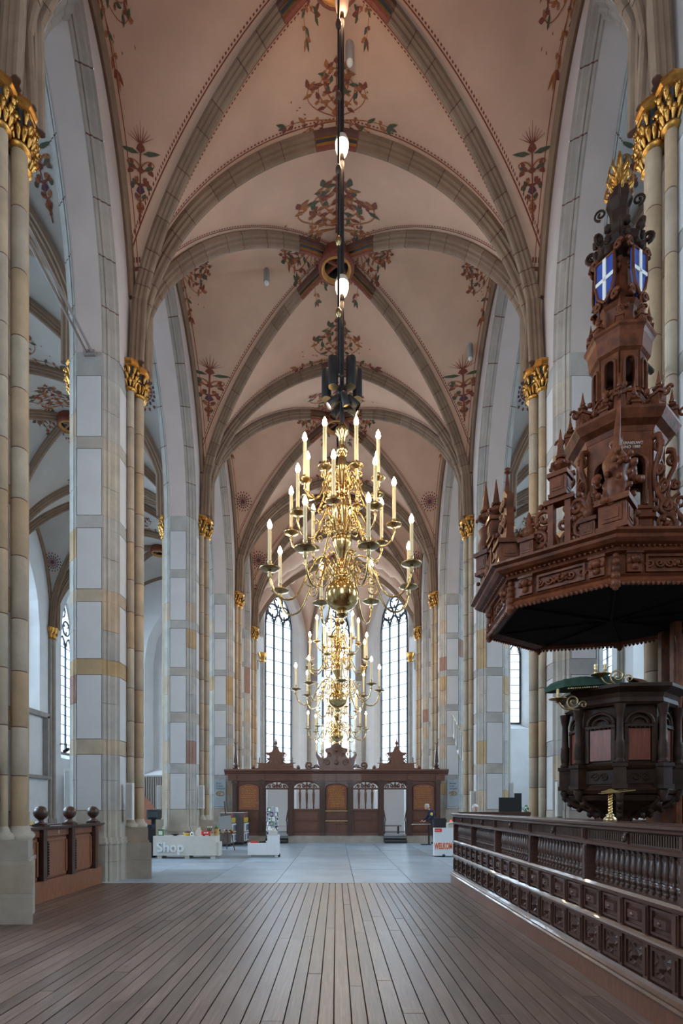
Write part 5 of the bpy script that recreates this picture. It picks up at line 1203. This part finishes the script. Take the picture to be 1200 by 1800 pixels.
tag(MB().prism([(-.14, -.1), (.14, -.1), (.12, .1), (-.12, .1)], 0, .16).lathe([(.1, .16), (.08, .22), (.02, .25)], 8).build('paper_bag', 'cream', None, (-2.02, 18.2, .70)), 'cream paper bag on the tall end of the display box', 'bag')

# ================================================================ WELCOME DESK, PEOPLE
t = thing('welcome_desk', 'white welcome desk with orange lettering at the end of the balustrade', 'reception desk', (3.16, 18.35, 0))
MB().box(0, 1.5, 0, .26, .035, .93).build('body', 'white', t); MB().box(.42, 1.5, .05, .26, .93, 1.10, 0, .03).build('raised_back', 'cream', t)
MB().tube([(.42, .02, .93), (.42, .02, 1.02), (.46, .02, 1.08), (.54, .02, 1.10), (1.5, .02, 1.10)], .03, 6).build('rounded_edge', 'cream', t)
MB().box(.01, .24, -.004, 0, .80, .915).build('red_label', 'red', t); text('bezoek', 'label_text', t, (.03, -.006, .84), (pi/2, 0, 0), .05, 'white', ext=.001)
o = text('WELKOM', 'lettering', t, (.0, -.003, .26), (pi/2, 0, 0), .27, 'orange', ext=.002, bold=.011); o.scale = (.575/max(q.co.x for q in o.data.vertices), 1, 1)
for x in (.30, 1.2): MB().lathe([(.001, -.03), (.045, -.03), (.045, .03), (.001, .03)], 10).build('caster', 'black', t, (x, .0, .045)).rotation_euler = (pi/2, 0, 0)
solid('monitor_back', 'black computer on a stand right behind the welcome desk', 'computer', (3.40, 18.78, 0), [('body', MB().box(-.22, .22, -.12, .12, .93, 1.21, 0, .02), 'black'), ('top', MB().box(-.18, .18, -.1, .1, 1.21, 1.24), 'black'), ('stand', MB().box(-.05, .05, -.05, .05, 0, .93).box(-.18, .18, -.1, .1, 0, .03), 'black')])
solid('red_lamp', 'small red signal lamp on the welcome desk', 'lamp', (3.72, 18.5, 1.102), [('base', MB().box(-.02, .02, -.02, .02, 0, .03), 'black'), ('bulb', MB().ball((0, 0, .05), .03, 8), 'redlamp')])
M['pale2'] = plain('beige_slat', (.50, .45, .40), .6, var=.06)
M['pink'] = plain('pink_board', (.40, .27, .24), .7, var=.06)
M['orangep'] = plain('orange_board', (.62, .27, .17), .7, var=.06)
M['rodm'] = plain('painted_rod', (.26, .23, .22), .5)
M['grey_s2'] = plain('speaker_cloth', (.46, .45, .43), .8, var=.05)
# ---------------------------------------------------------------- people
def person(name, label, loc, rz, J, mats, hair, badge=None):
    """one continuous body grown over a skeleton, facing local -y; J: joints by name"""
    t = thing(name, label, 'person', loc, rz)
    nm = ['pelvis', 'waist', 'chest', 'neck0', 'neck', 'head0']; vs = []; ed = []; rad = []; ix = {}
    def v(n, p, r): ix[n] = len(vs); vs.append(p); rad.append(r); return ix[n]
    v('pelvis', J['pelvis'], .155); v('waist', J['waist'], .145); v('chest', J['chest'], .165); v('neck', J['neck'], .06); v('head0', J['head0'], .062)
    ed += [(0, 1), (1, 2), (2, 3), (3, 4)]
    for s in ('l', 'r'):
        for c, rr in ((('shoulder', 'elbow', 'wrist', 'hand'), (.075, .058, .042, .038)), (('hip', 'knee', 'ankle', 'toe'), (.105, .075, .055, .045))):
            prev = ix['chest'] if c[0] == 'shoulder' else ix['pelvis']
            for n, r in zip(c, rr):
                k = v(s+n, J[s+n], r); ed.append((prev, k)); prev = k
        h = Vector(J[s+'hand']); w_ = Vector(J[s+'wrist']); d = (h-w_).normalized(); sd = d.cross(Vector((0, 0, 1))).normalized()
        for q in range(4):
            a = h+sd*(q-1.5)*.022; k1 = v('f', tuple(a+d*.04), .011); k2 = v('f', tuple(a+d*(.085-.008*abs(q-1.3))+Vector((0, 0, -.015))), .008); ed += [(ix[s+'hand'], k1), (k1, k2)]
        k1 = v('f', tuple(h+sd*(.045 if s == 'l' else -.045)), .011); k2 = v('f', tuple(h+sd*(.06 if s == 'l' else -.06)+d*.04), .008); ed += [(ix[s+'wrist'], k1), (k1, k2)]
    me = D.meshes.new('body'); me.from_pydata(vs, ed, []); o = D.objects.new('body', me); C.objects.link(o)
    md = o.modifiers.new('skin', 'SKIN'); md.use_smooth_shade = True
    for i, r in enumerate(rad):
        sv = me.skin_vertices[0].data[i]; sv.radius = (r, r); sv.use_root = i == 0
    o.modifiers.new('sub', 'SUBSURF').levels = 2; o.modifiers['sub'].render_levels = 2
    dg = bpy.context.evaluated_depsgraph_get(); e = o.evaluated_get(dg); src = e.to_mesh()
    m = MB(); m.add([tuple(q.co) for q in src.vertices], [tuple(p.vertices) for p in src.polygons], 0, True); e.to_mesh_clear(); D.objects.remove(o)
    hc = Vector(J['head']); fwd = Vector(J.get('face', (0, -1, 0))).normalized(); rt = fwd.cross(Vector((0, 0, 1))).normalized(); up = rt.cross(fwd)
    Hm = Matrix((rt, -fwd, up)).transposed().to_4x4(); Hm.translation = hc; m.T = Hm
    n0 = len(m.f); prof = [(.001, -.125), (.045, -.115), (.062, -.08), (.073, -.03), (.078, .02), (.074, .07), (.052, .108), (.02, .122), (.001, .124)]
    vs2 = []; n = 16
    for r, z in prof:
        for k in range(n): a = 2*pi*k/n; vs2.append((r*cos(a), r*1.2*sin(a)+(.012 if z < -.05 else 0)*-1, z))
    m.add(vs2, [(j*n+i, j*n+(i+1) % n, (j+1)*n+(i+1) % n, (j+1)*n+i) for j in range(len(prof)-1) for i in range(n)], 0, True)
    m.add([(-.012, -.085, -.03), (.012, -.085, -.03), (0, -.088, .03), (0, -.118, -.028)], [(0, 1, 3), (1, 2, 3), (2, 0, 3)], 0, True)
    for s in (-1, 1): m.ball((s*.08, .01, -.005), .02, 6, 0, 1.5)
    n1 = len(m.f)
    for s in (-1, 1): m.ball((s*.03, -.088, .012), .010, 6)
    n2 = len(m.f); m.box(-.024, .024, -.09, -.084, -.066, -.058); n3 = len(m.f); m.T = None
    zw = J['pelvis'][2]+.0; neck = J['neck'][2]+.02; hz = [Vector(J[s+'hand']) for s in 'lr']; wz = [Vector(J[s+'wrist']) for s in 'lr']
    for i, f in enumerate(m.f):
        c = sum((Vector(m.v[k]) for k in f), Vector())/len(f)
        if n1 <= i < n2: m.m[i] = 4
        elif n2 <= i: m.m[i] = 5
        elif i >= n0 or c.z > neck: m.m[i] = 0
        elif any((c-h).length < .1 and (c-h).length < (c-w_).length+.02 for h, w_ in zip(hz, wz)): m.m[i] = 0
        elif c.z < .09: m.m[i] = 3
        elif c.z < zw-.02: m.m[i] = 2
        else: m.m[i] = 1
    m.build('body', ['skin']+mats+['dark', 'p_org'], t)
    m = MB(); m.T = Hm
    hp = [(.001, .137), (.03, .134), (.062, .115), (.084, .07), (.088, .02), (.084, -.04)]; vs2 = []
    for r, z in hp:
        for k in range(n): a = 2*pi*k/n; yy = r*1.2*sin(a); vs2.append((r*cos(a), yy+.012, z if yy > -.03 else max(z, .055)))
    m.add(vs2, [(j*n+i, j*n+(i+1) % n, (j+1)*n+(i+1) % n, (j+1)*n+i) for j in range(len(hp)-1) for i in range(n)], 0, True); m.T = None
    m.build('hair', hair, t); return t
def pose(lean=0., arms=((-.02, -.1), (-.02, -.1)), sc=1.0):
    J = dict(pelvis=(0, .02, .93), waist=(0, .0-lean*.25, 1.10), chest=(0, -lean*.6, 1.32), neck=(0, -lean*.95-.01, 1.47), head0=(0, -lean*1.15-.02, 1.55), head=(0, -lean*1.35-.035, 1.625))
    for s, k in (('l', 1), ('r', -1)):
        J[s+'shoulder'] = (k*.19, -lean*.7, 1.41); J[s+'elbow'] = (k*.25, -lean*.7-.04+arms[0][1]*.3, 1.14); J[s+'wrist'] = (k*.20, -lean*.7+arms[0][1]*2.2, 1.02); J[s+'hand'] = (k*.19, -lean*.7+arms[0][1]*2.8, 1.0)
        J[s+'hip'] = (k*.10, .03, .86); J[s+'knee'] = (k*.11, .0, .48); J[s+'ankle'] = (k*.115, .05, .08); J[s+'toe'] = (k*.125, -.09, .035)
    return J
J = pose(.22, ((0, -.12), (0, -.12)))
o = person('person', 'person in a navy hooded jacket leaning over a table by the choir screen', (4.22, 24.6, 0), -pi/2+.15, J, ['navy', 'black', 'black'], 'hair')
m = MB(); m.lathe([(.09, 1.37), (.13, 1.42), (.14, 1.48), (.10, 1.50)], 14, (0, -.12)); m.build('hood', 'navy', o)
MB().ball((.25, -.19, 1.30), .06, 8, 0, 1.4).build('yellow_sleeve_badge', 'yellow', o)
solid('reading_table', 'small dark table with papers in front of the person in navy', 'table', (3.72, 24.3, 0), [('top', MB().box(-.5, .35, -.3, .3, .84, .87), 'black'), ('leg', MB().box(.2, .26, -.05, .05, 0, .84), 'black'), ('foot', MB().box(-.1, .3, -.2, .2, 0, .03), 'black')])
for k, x in enumerate((-.38, -.1, .15)): tag(MB().box(-.12, .12, -.09, .09, 0, .012).build('paper_sheet', 'paper', None, (3.72+x, 24.2+.05*k, .87), .2*k), ('first', 'second', 'third')[k]+' white sheet from the left on the table by the person in navy', 'paper', 'sheets on the reading table')
J = pose(.05)
person('person', 'white-haired person whose head shows above the far end of the balustrade', (4.08, 16.9, -.10+.0), .2, J, ['grey', 'black', 'black'], 'hairw').location.z = 0
o = D.objects['person.001']; o.scale = (.965, .965, .965)
J = pose(.0); o = person('person', 'small distant person in blue behind the right lattice window of the screen', (1.45, 30.3, .30), 0, J, ['blue', 'navy', 'black'], 'hair'); o.scale = (.9, .9, .88)

# ---------------------------------------------------------------- other things
t = thing('television', 'black flat screen on a stand beyond the balustrade', 'television', (4.69, 15.3, 0))
MB().box(-.32, .28, -.03, .03, 1.42, 1.86).build('screen', 'black', t); MB().box(.12, .30, .03, .12, 1.2, 1.98).build('speaker_bar', 'black', t); MB().lathe([(.28, 0), (.28, .03), (.03, .05), (.03, 1.5)], 14).build('stand', 'black', t)
t = thing('potted_plant', 'white flowers with green leaves in a pot beside the flat screen', 'plant', (5.13, 15.2, 0))
MB().lathe([(.10, 0), (.12, .02), (.11, 1.2), (.13, 1.24)], 12).build('pedestal', 'white', t); MB().lathe([(.07, 1.24), (.10, 1.42), (.08, 1.42)], 12).build('pot', 'red', t)
m = MB(); f = MB()
for k in range(26):
    a = R.random()*2*pi; r = R.uniform(.05, .17); z = R.uniform(1.48, 1.68)
    c_, s_ = cos(a), sin(a); m.add([(0, 0, 1.42), (r*c_-.03*s_, r*s_+.03*c_, z-.03), (r*1.25*c_, r*1.25*s_, z), (r*c_+.03*s_, r*s_-.03*c_, z-.02)], [(0, 1, 2, 3)])
    if k % 3 == 0: f.ball((r*c_, r*s_, z+.03), .025, 6)
m.build('leaves', 'greenleaf', t); f.build('blossoms', 'paper', t)
def column_speaker(x, y, z0, h, rz, label):
    t = thing('column_speaker', label, 'loudspeaker', (x, y, z0), rz, 'column loudspeakers on the piers')
    MB().box(-.08, .08, -.09, .03, 0, h, 0, .015).build('cabinet', 'cream', t); MB().box(-.06, .06, -.095, -.09, .04, h-.04).build('grille', 'grey_s2', t); MB().box(-.03, .03, .03, .12, h*.4, h*.5).build('bracket', 'black', t)
column_speaker(-4.58, 12.66, 1.32, .82, .0, 'slim cream column loudspeaker on the second left pier, toward the nave')
column_speaker(-4.66, 7.72, 1.30, .92, .0, 'slim cream column loudspeaker on the nearest left pier')
column_speaker(-4.60, 19.5, 1.55, .80, .0, 'slim cream column loudspeaker on the third left pier above the bird houses')
column_speaker(-6.05, 19.5, 1.55, .80, .0, 'slim cream column loudspeaker on the aisle side of the third left pier')
column_speaker(-5.98, 12.75, 1.55, .9, .0, 'slim cream column loudspeaker on the aisle side of the second left pier')
column_speaker(4.66, 19.5, 1.35, .80, .0, 'slim cream column loudspeaker on the third right pier, behind the white-haired person')
column_speaker(5.98, 19.5, 1.75, .70, .0, 'slim cream column loudspeaker on the aisle side of the third right pier')
column_speaker(4.85, 12.4, 1.40, .75, .0, 'slim cream column loudspeaker on the second right pier, behind the pulpit')
t = thing('tie_rods', 'pair of thin iron tie rods running from the second left pier toward the first', 'tie rods', (-5.28, 12.2, 11.32))
for dx in (-.06, .06): MB().tube([(dx, 0, .0), (dx, -2.9, .14)], .028, 8).build('rod', 'rodm', t)
MB().box(-.12, .12, -.06, .02, -.06, .06).build('anchor_plate', 'rodm', t)
t = thing('white_drape', 'white pleated cloth hanging from a pole on the fourth right pier', 'drape', (5.30, 24.6, 3.9))
m = MB(); n = 26; rows = 8; vsn = []
for j in range(rows+1):
    for i in range(n+1):
        u = i/n; zt = 1.65-u*1.15; ln = .75+.45*sin(u*pi); vsn.append((-.28+u*.60, .09*sin(i*1.6)+.05*j/rows*sin(i*.9), zt-ln*j/rows+.05*sin(i*1.6)*(j == rows)))
m.add(vsn, [(j*(n+1)+i, j*(n+1)+i+1, (j+1)*(n+1)+i+1, (j+1)*(n+1)+i) for j in range(rows) for i in range(n)], 0, True); m.build('cloth', 'linen', t)
MB().tube([(-.32, 0, 1.72), (.36, .1, .48), (.36, 1.3, .48)], .02, 6).build('pole', 'brassd', t)
t = thing('slatted_partition', 'tall partition of beige vertical slats at the end of the left aisle', 'partition', (-16.0, 33.6, 0))
sl = MB().box(-.035, .035, -.04, .04, .1, 3.38).mesh('slat', 'pale2')
M2 = None
for k in range(46): inst('slat', sl, t, (.08+k*.135, 0, 0))
MB().box(0, 6.3, .05, .10, 0, 3.4).build('backing', 'pink', t); MB().box(0, 6.3, -.05, .1, 3.38, 3.46).build('top_rail', 'pale2', t)
m = MB(); m.plate([(0, .2), (1.5, .2)]+[(1.5*cos(pi/2*k/14), .2+2.2*sin(pi/2*k/14)) for k in range(15)], .03, .05); m.build('orange_disc', 'orangep', t, (4.1, -.09, 0))
t = thing('wall_frame', 'grey stone frame round a blind recess on the left aisle wall', 'wall frame', (-16.10, 30.3, 0))
for y0, y1, z0, z1 in ((.92, 1.12, 3.3, 6.6), (-3.2, -3.0, 3.3, 6.6), (-3.2, 1.12, 6.5, 6.75), (-3.4, 1.4, 3.15, 3.32)): MB().box(0, .28, y0, y1, z0, z1).build('frame_stone', 'arch', t)
t = thing('wall_lamp', 'small black spotlight on a bracket by the left aisle window', 'spotlight', (-15.6, 32.9, 4.9))
MB().lathe([(.02, .2), (.09, .18), (.10, -.2), (.02, -.2)], 12).build('head', 'black', t).rotation_euler = (0, 1.2, -.4); MB().tube([(-.4, 0, .35), (.0, 0, .35), (0, 0, .1)], .03, 6).build('bracket', 'black', t)
for x, y, z, lab in ((-2.07, 16.9, 17.33, 'small round vault lamp left of the painted keystone'), (4.3, 18.3, 15.95, 'small round vault lamp right of the painted keystone'), (.28, 11.9, 17.35, 'small tube lamp hanging from the vault behind the chandelier rod')):
    zz = VZ(x, y, NB[3] if y > 13.2 else NB[2]); t = thing('vault_lamp', lab, 'ceiling lamp', (x, y, zz)); MB().lathe([(.09, 0.1), (.09, -.32), (.07, -.34)], 12).build('housing', 'grey', t); MB().ball((0, 0, -.36), .07, 10).build('lens', 'paper', t)
for x, lab in ((-8.2, 'open book on the table in the left aisle'),):
    t = thing('aisle_table', 'small table with books in the left aisle, seen past the nearest pier', 'table', (-8.75, 16.0, 0)); MB().box(-.6, .6, -.4, .4, .95, 1.0).build('top', 'white', t); [MB().box(a-.03, a+.03, -.35, .35, 0, .95).build('leg', 'grey', t) for a in (-.5, .5)]
for k, (dx, h, mt) in enumerate(((-.25, .26, 'navy'), (-.05, .32, 'p_vio'), (.15, .2, 'yellow'), (.38, .1, 'blue'))):
    tag(MB().box(-.08, .08, -.1, .1, 0, h).box(-.07, .07, -.105, -.1, h*.3, h*.6).build('book', mt, None, (-8.75+dx, 15.9, 1.0)), ('dark blue', 'violet', 'yellow', 'bright blue')[k]+' book standing on the small table in the left aisle', 'book', 'books on the aisle table')

# ================================================================ VAULT PAINTINGS
class Orn:
    def __init__(s, seed): s.q = []; s.r = random.Random(seed)
    def stroke(s, P, w0, w1, c):
        P = [Vector((x, y, 0)) for x, y in P]; n = len(P)
        for i in range(n-1):
            d = (P[i+1]-P[i]); 
            if d.length < 1e-6: continue
            d.normalize(); nr = Vector((-d.y, d.x, 0)); a = w0+(w1-w0)*i/(n-1); b_ = w0+(w1-w0)*(i+1)/(n-1)
            s.q.append(([(P[i]+nr*a)[:2], (P[i]-nr*a)[:2], (P[i+1]-nr*b_)[:2], (P[i+1]+nr*b_)[:2]], c))
    def leaf(s, x, y, ang, l, w_, c):
        u = (cos(ang), sin(ang)); v = (-u[1], u[0]); pts = [(0, 0), (.35, .5), (.7, .35), (1, 0), (.7, -.35), (.35, -.5)]
        s.q.append(([(x+u[0]*a*l+v[0]*b_*w_, y+u[1]*a*l+v[1]*b_*w_) for a, b_ in pts], c))
    def curl(s, x, y, ang, l, turn, c, w=.012):
        P = [(x, y)]; a = ang
        for k in range(9): P.append((P[-1][0]+cos(a)*l/9, P[-1][1]+sin(a)*l/9)); a += turn*(k/9)*.9
        s.stroke(P, w, w*.5, c); return P[-1], a
    def branch(s, x, y, ang, l, turn):
        r = s.r; e, a = s.curl(x, y, ang, l, turn, 1, .013)
        for k in range(3):
            f = .35+.25*k; px, py = x+(e[0]-x)*f, y+(e[1]-y)*f; sg = 1 if k % 2 else -1
            s.leaf(px, py, ang+sg*r.uniform(.6, 1.1), r.uniform(.13, .2), .075, r.choice([0, 1, 2, 2])); s.curl(px, py, ang-sg*.8, .16, -sg*1.4, 1, .010); s.leaf(px, py, ang-sg*1.3, .09, .05, r.choice([0, 1]))
        for q in (-.8, 0, .8): s.leaf(e[0], e[1], a+q, r.uniform(.14, .2), .08, r.choice([0, 1, 2]))
def o_bush(seed, w=1.0, h=1.0):
    o = Orn(seed); o.stroke([(0, -.05), (0, 1.25*h)], .012, .006, 0)
    for z in (.35, .6, .85, 1.1): o.leaf(0, z*h, pi/2, .13, .10, 0)
    o.leaf(0, .12, pi/2, .2, .16, 1)
    for sg in (-1, 1):
        for y, a, l, tn in ((.05, .12, .85, .35), (.12, .45, .80, .5), (.2, .8, .75, .5), (.35, 1.05, .72, .35), (.05, -.12, .7, .9)):
            n0 = len(o.q); o.branch(.02, y, a, l*w, tn if y > .1 else -tn*.4)
            if sg < 0:
                for k in range(n0, len(o.q)): o.q[k] = ([(-x, z) for x, z in o.q[k][0]], o.q[k][1])
        for k in range(5): o.leaf(sg*o.r.uniform(.2, .8), o.r.uniform(.1, .7), o.r.random()*6, .05, .03, 1)
    return o
def o_stalk(seed):
    o = Orn(seed); o.stroke([(0, -1.1), (0, .9)], .012, .018, 0)
    for y, l, w_, c in ((-.95, .18, .07, 1), (-.7, .2, .14, 1), (-.35, .24, .18, 3), (.15, .18, .14, 0), (.62, .26, .18, 0)): o.leaf(0, y, pi/2, l, w_, c)
    for sg in (-1, 1):
        for y, a, l, tn, c in ((-.8, .9, .22, 2.2, 1), (-.5, .4, .26, 2.0, 1), (-.15, .7, .42, -2.4, 0), (-.1, .2, .3, 2.2, 0), (.2, .6, .48, -2.2, 0), (.3, 1.0, .42, -1.0, 1)):
            P, aa = o.curl(0, y, a if sg > 0 else pi-a, l, tn*sg, c, .022); o.leaf(P[0], P[1], aa, .13, .09, o.r.choice([0, 2]))
            o.leaf(P[0]*.6, y+(P[1]-y)*.6, (1.2 if sg > 0 else pi-1.2), .16, .085, o.r.choice([1, 2, 0]))
        o.leaf(sg*.04, .62, (.2 if sg > 0 else pi-.2), .36, .12, 2)
        for q in range(4): o.stroke([(sg*.02, .85), (sg*(.07+.06*q), 1.22-.07*q)], .010, .003, 0)
    o.stroke([(0, .8), (0, 1.35)], .01, .002, 0); return o
def o_rosette(seed):
    o = Orn(seed)
    for r0, n, l, w_, c in ((.0, 8, .12, .09, 3), (.13, 12, .09, .07, 0), (.25, 16, .12, .085, 3), (.40, 18, .11, .075, 0)):
        for k in range(n): a = 2*pi*k/n; o.leaf(r0*cos(a), r0*sin(a), a, l, w_, c)
    for r0 in (.115, .22): o.stroke([(r0*cos(2*pi*k/24), r0*sin(2*pi*k/24)) for k in range(25)], .014, .014, 0)
    return o
def o_corner(seed):
    o = Orn(seed)
    for a, l, tn in ((.15, 1.0, .5), (.5, 1.05, .3), (.85, 1.05, -.3), (1.2, 1.0, -.5), (.3, .55, -.8), (1.0, .55, .8)): o.branch(.05, .05, a, l, tn)
    for k in range(10): o.leaf(o.r.uniform(.1, .8), o.r.uniform(.1, .8), o.r.random()*6, .06, .04, 1)
    return o
def paint(orn, bay, parent, x, y, up, size, stretch=1.0):
    """lay the ornament on the vault round (x, y); up: plan direction in which the ornament's top points"""
    f = lambda a, b_: VZ(a, b_, bay)
    e = .05; z = f(x, y); gx = (f(x+e, y)-f(x-e, y))/(2*e); gy = (f(x, y+e)-f(x, y-e))/(2*e)
    nrm = Vector((-gx, -gy, 1)).normalized(); P = Vector((x, y, z))
    T = Vector((up[0], up[1], gx*up[0]+gy*up[1])).normalized(); S = T.cross(nrm).normalized()
    m = MB(); cl = []
    def proj(u, v):
        q = P+S*u*size+T*v*size*stretch; t = 0.0
        for _ in range(7):
            g = q+nrm*t; t -= .8*(g.z-f(g.x, g.y))*nrm.z
        g = q+nrm*(t-.014); return g
    for pts, c in orn.q: m.add([proj(*p) for p in pts], [tuple(range(len(pts)))], c)
    return m.build('painted_ornament', ['p_red', 'p_org', 'p_grn', 'p_vio'], parent)
PT = [(2, 'b', 0, 13.02, 0, -1, .95, .80), (2, 's', 4.3, 12.52, -.34, -.94, .65, 1), (2, 'b', 4.62, 10.7, -1, 0, .75, .9), (2, 'b', 0, 8.5, 0, 1, .8, .8), (2, 'b', .6, 10.72, 1, 0, .85, .75), (2, 'b', 0, 10.05, 0, -1, 1.0, .8), (2, 's', 4.3, 8.95, -.34, .94, .65, 1),
      (3, 'b', 0, 15.85, 0, -1, 1.5, .82), (3, 'b', 0, 19.95, 0, -1, 1.12, 1), (3, 'b', .58, 16.45, 1, 0, 1.08, .78), (3, 'b', 4.62, 16.6, -1, 0, .85, .9), (3, 's', 4.25, 19.05, -.28, -.96, 1.1, .64),
      (4, 'b', 0, 22.75, 0, -1, 1.5, .82), (4, 'b', 0, 26.8, 0, -1, 1.12, 1), (4, 'b', .58, 23.4, 1, 0, 1.08, .78), (4, 'b', 4.62, 23.5, -1, 0, .85, .9), (4, 'r', 4.25, 25.92, 0, -1, .82, 1),
      (5, 'b', 0, 28.8, 0, -1, 1.3, .82), (5, 'b', 0, 32.0, 0, -1, 1.0, 1), (5, 'r', 4.3, 31.46, 0, -1, 1.0, 1), ]
for n, (i, k, x, y, ux, uy, sz, st) in enumerate(PT):
    orn = o_bush(n+2) if k == 'b' else o_stalk(n+2) if k == 's' else o_rosette(n+2)
    if k == 'b': sz, st = sz*1.4, st*.75
    if k == 's': sz, st = sz*1.65, st*.64
    for sg in ((1, -1) if x else (1,)): paint(orn, NB[i], CEIL[0, i], sg*x, y, (sg*ux, uy), sz, st)
PA = [(2, 's', 6.45, 12.50, .3, -.95, .68, 1), (3, 'b', 10.98, 19.95, 0, -1, 1.2, 1), (3, 'b', 11.0, 15.9, 0, -1, 1.5, .82), (3, 'r', 6.4, 19.05, 0, -1, 1.05, 1), (4, 'b', 10.98, 22.8, 0, -1, 1.4, .8), (4, 'b', 10.98, 26.8, 0, -1, 1.2, 1), (4, 'b', 10.4, 23.4, -1, 0, 1.1, .8), (4, 'b', 11.56, 23.4, 1, 0, 1.1, .8),
      (4, 's', 15.6, 25.8, -.28, -.96, 1.0, .7), (5, 'r', 15.71, 31.49, 0, -1, 1.0, 1), (5, 'b', 10.98, 32.0, 0, -1, 1.2, 1), (5, 'b', 10.98, 28.8, 0, -1, 1.2, .8), (4, 's', 6.4, 25.9, .28, -.96, 1.0, .7)]
for n, (i, k, x, y, ux, uy, sz, st) in enumerate(PA):
    orn = o_bush(n+40) if k == 'b' else o_stalk(n+40) if k == 's' else o_rosette(n+40)
    if k == 'b': sz, st = sz*1.3, st*.78
    if k == 's': sz, st = sz*1.5, st*.7
    for sg in (1, -1): paint(orn, AB[sg, i], CEIL[sg, i], sg*x, y, (sg*ux, uy), sz, st)
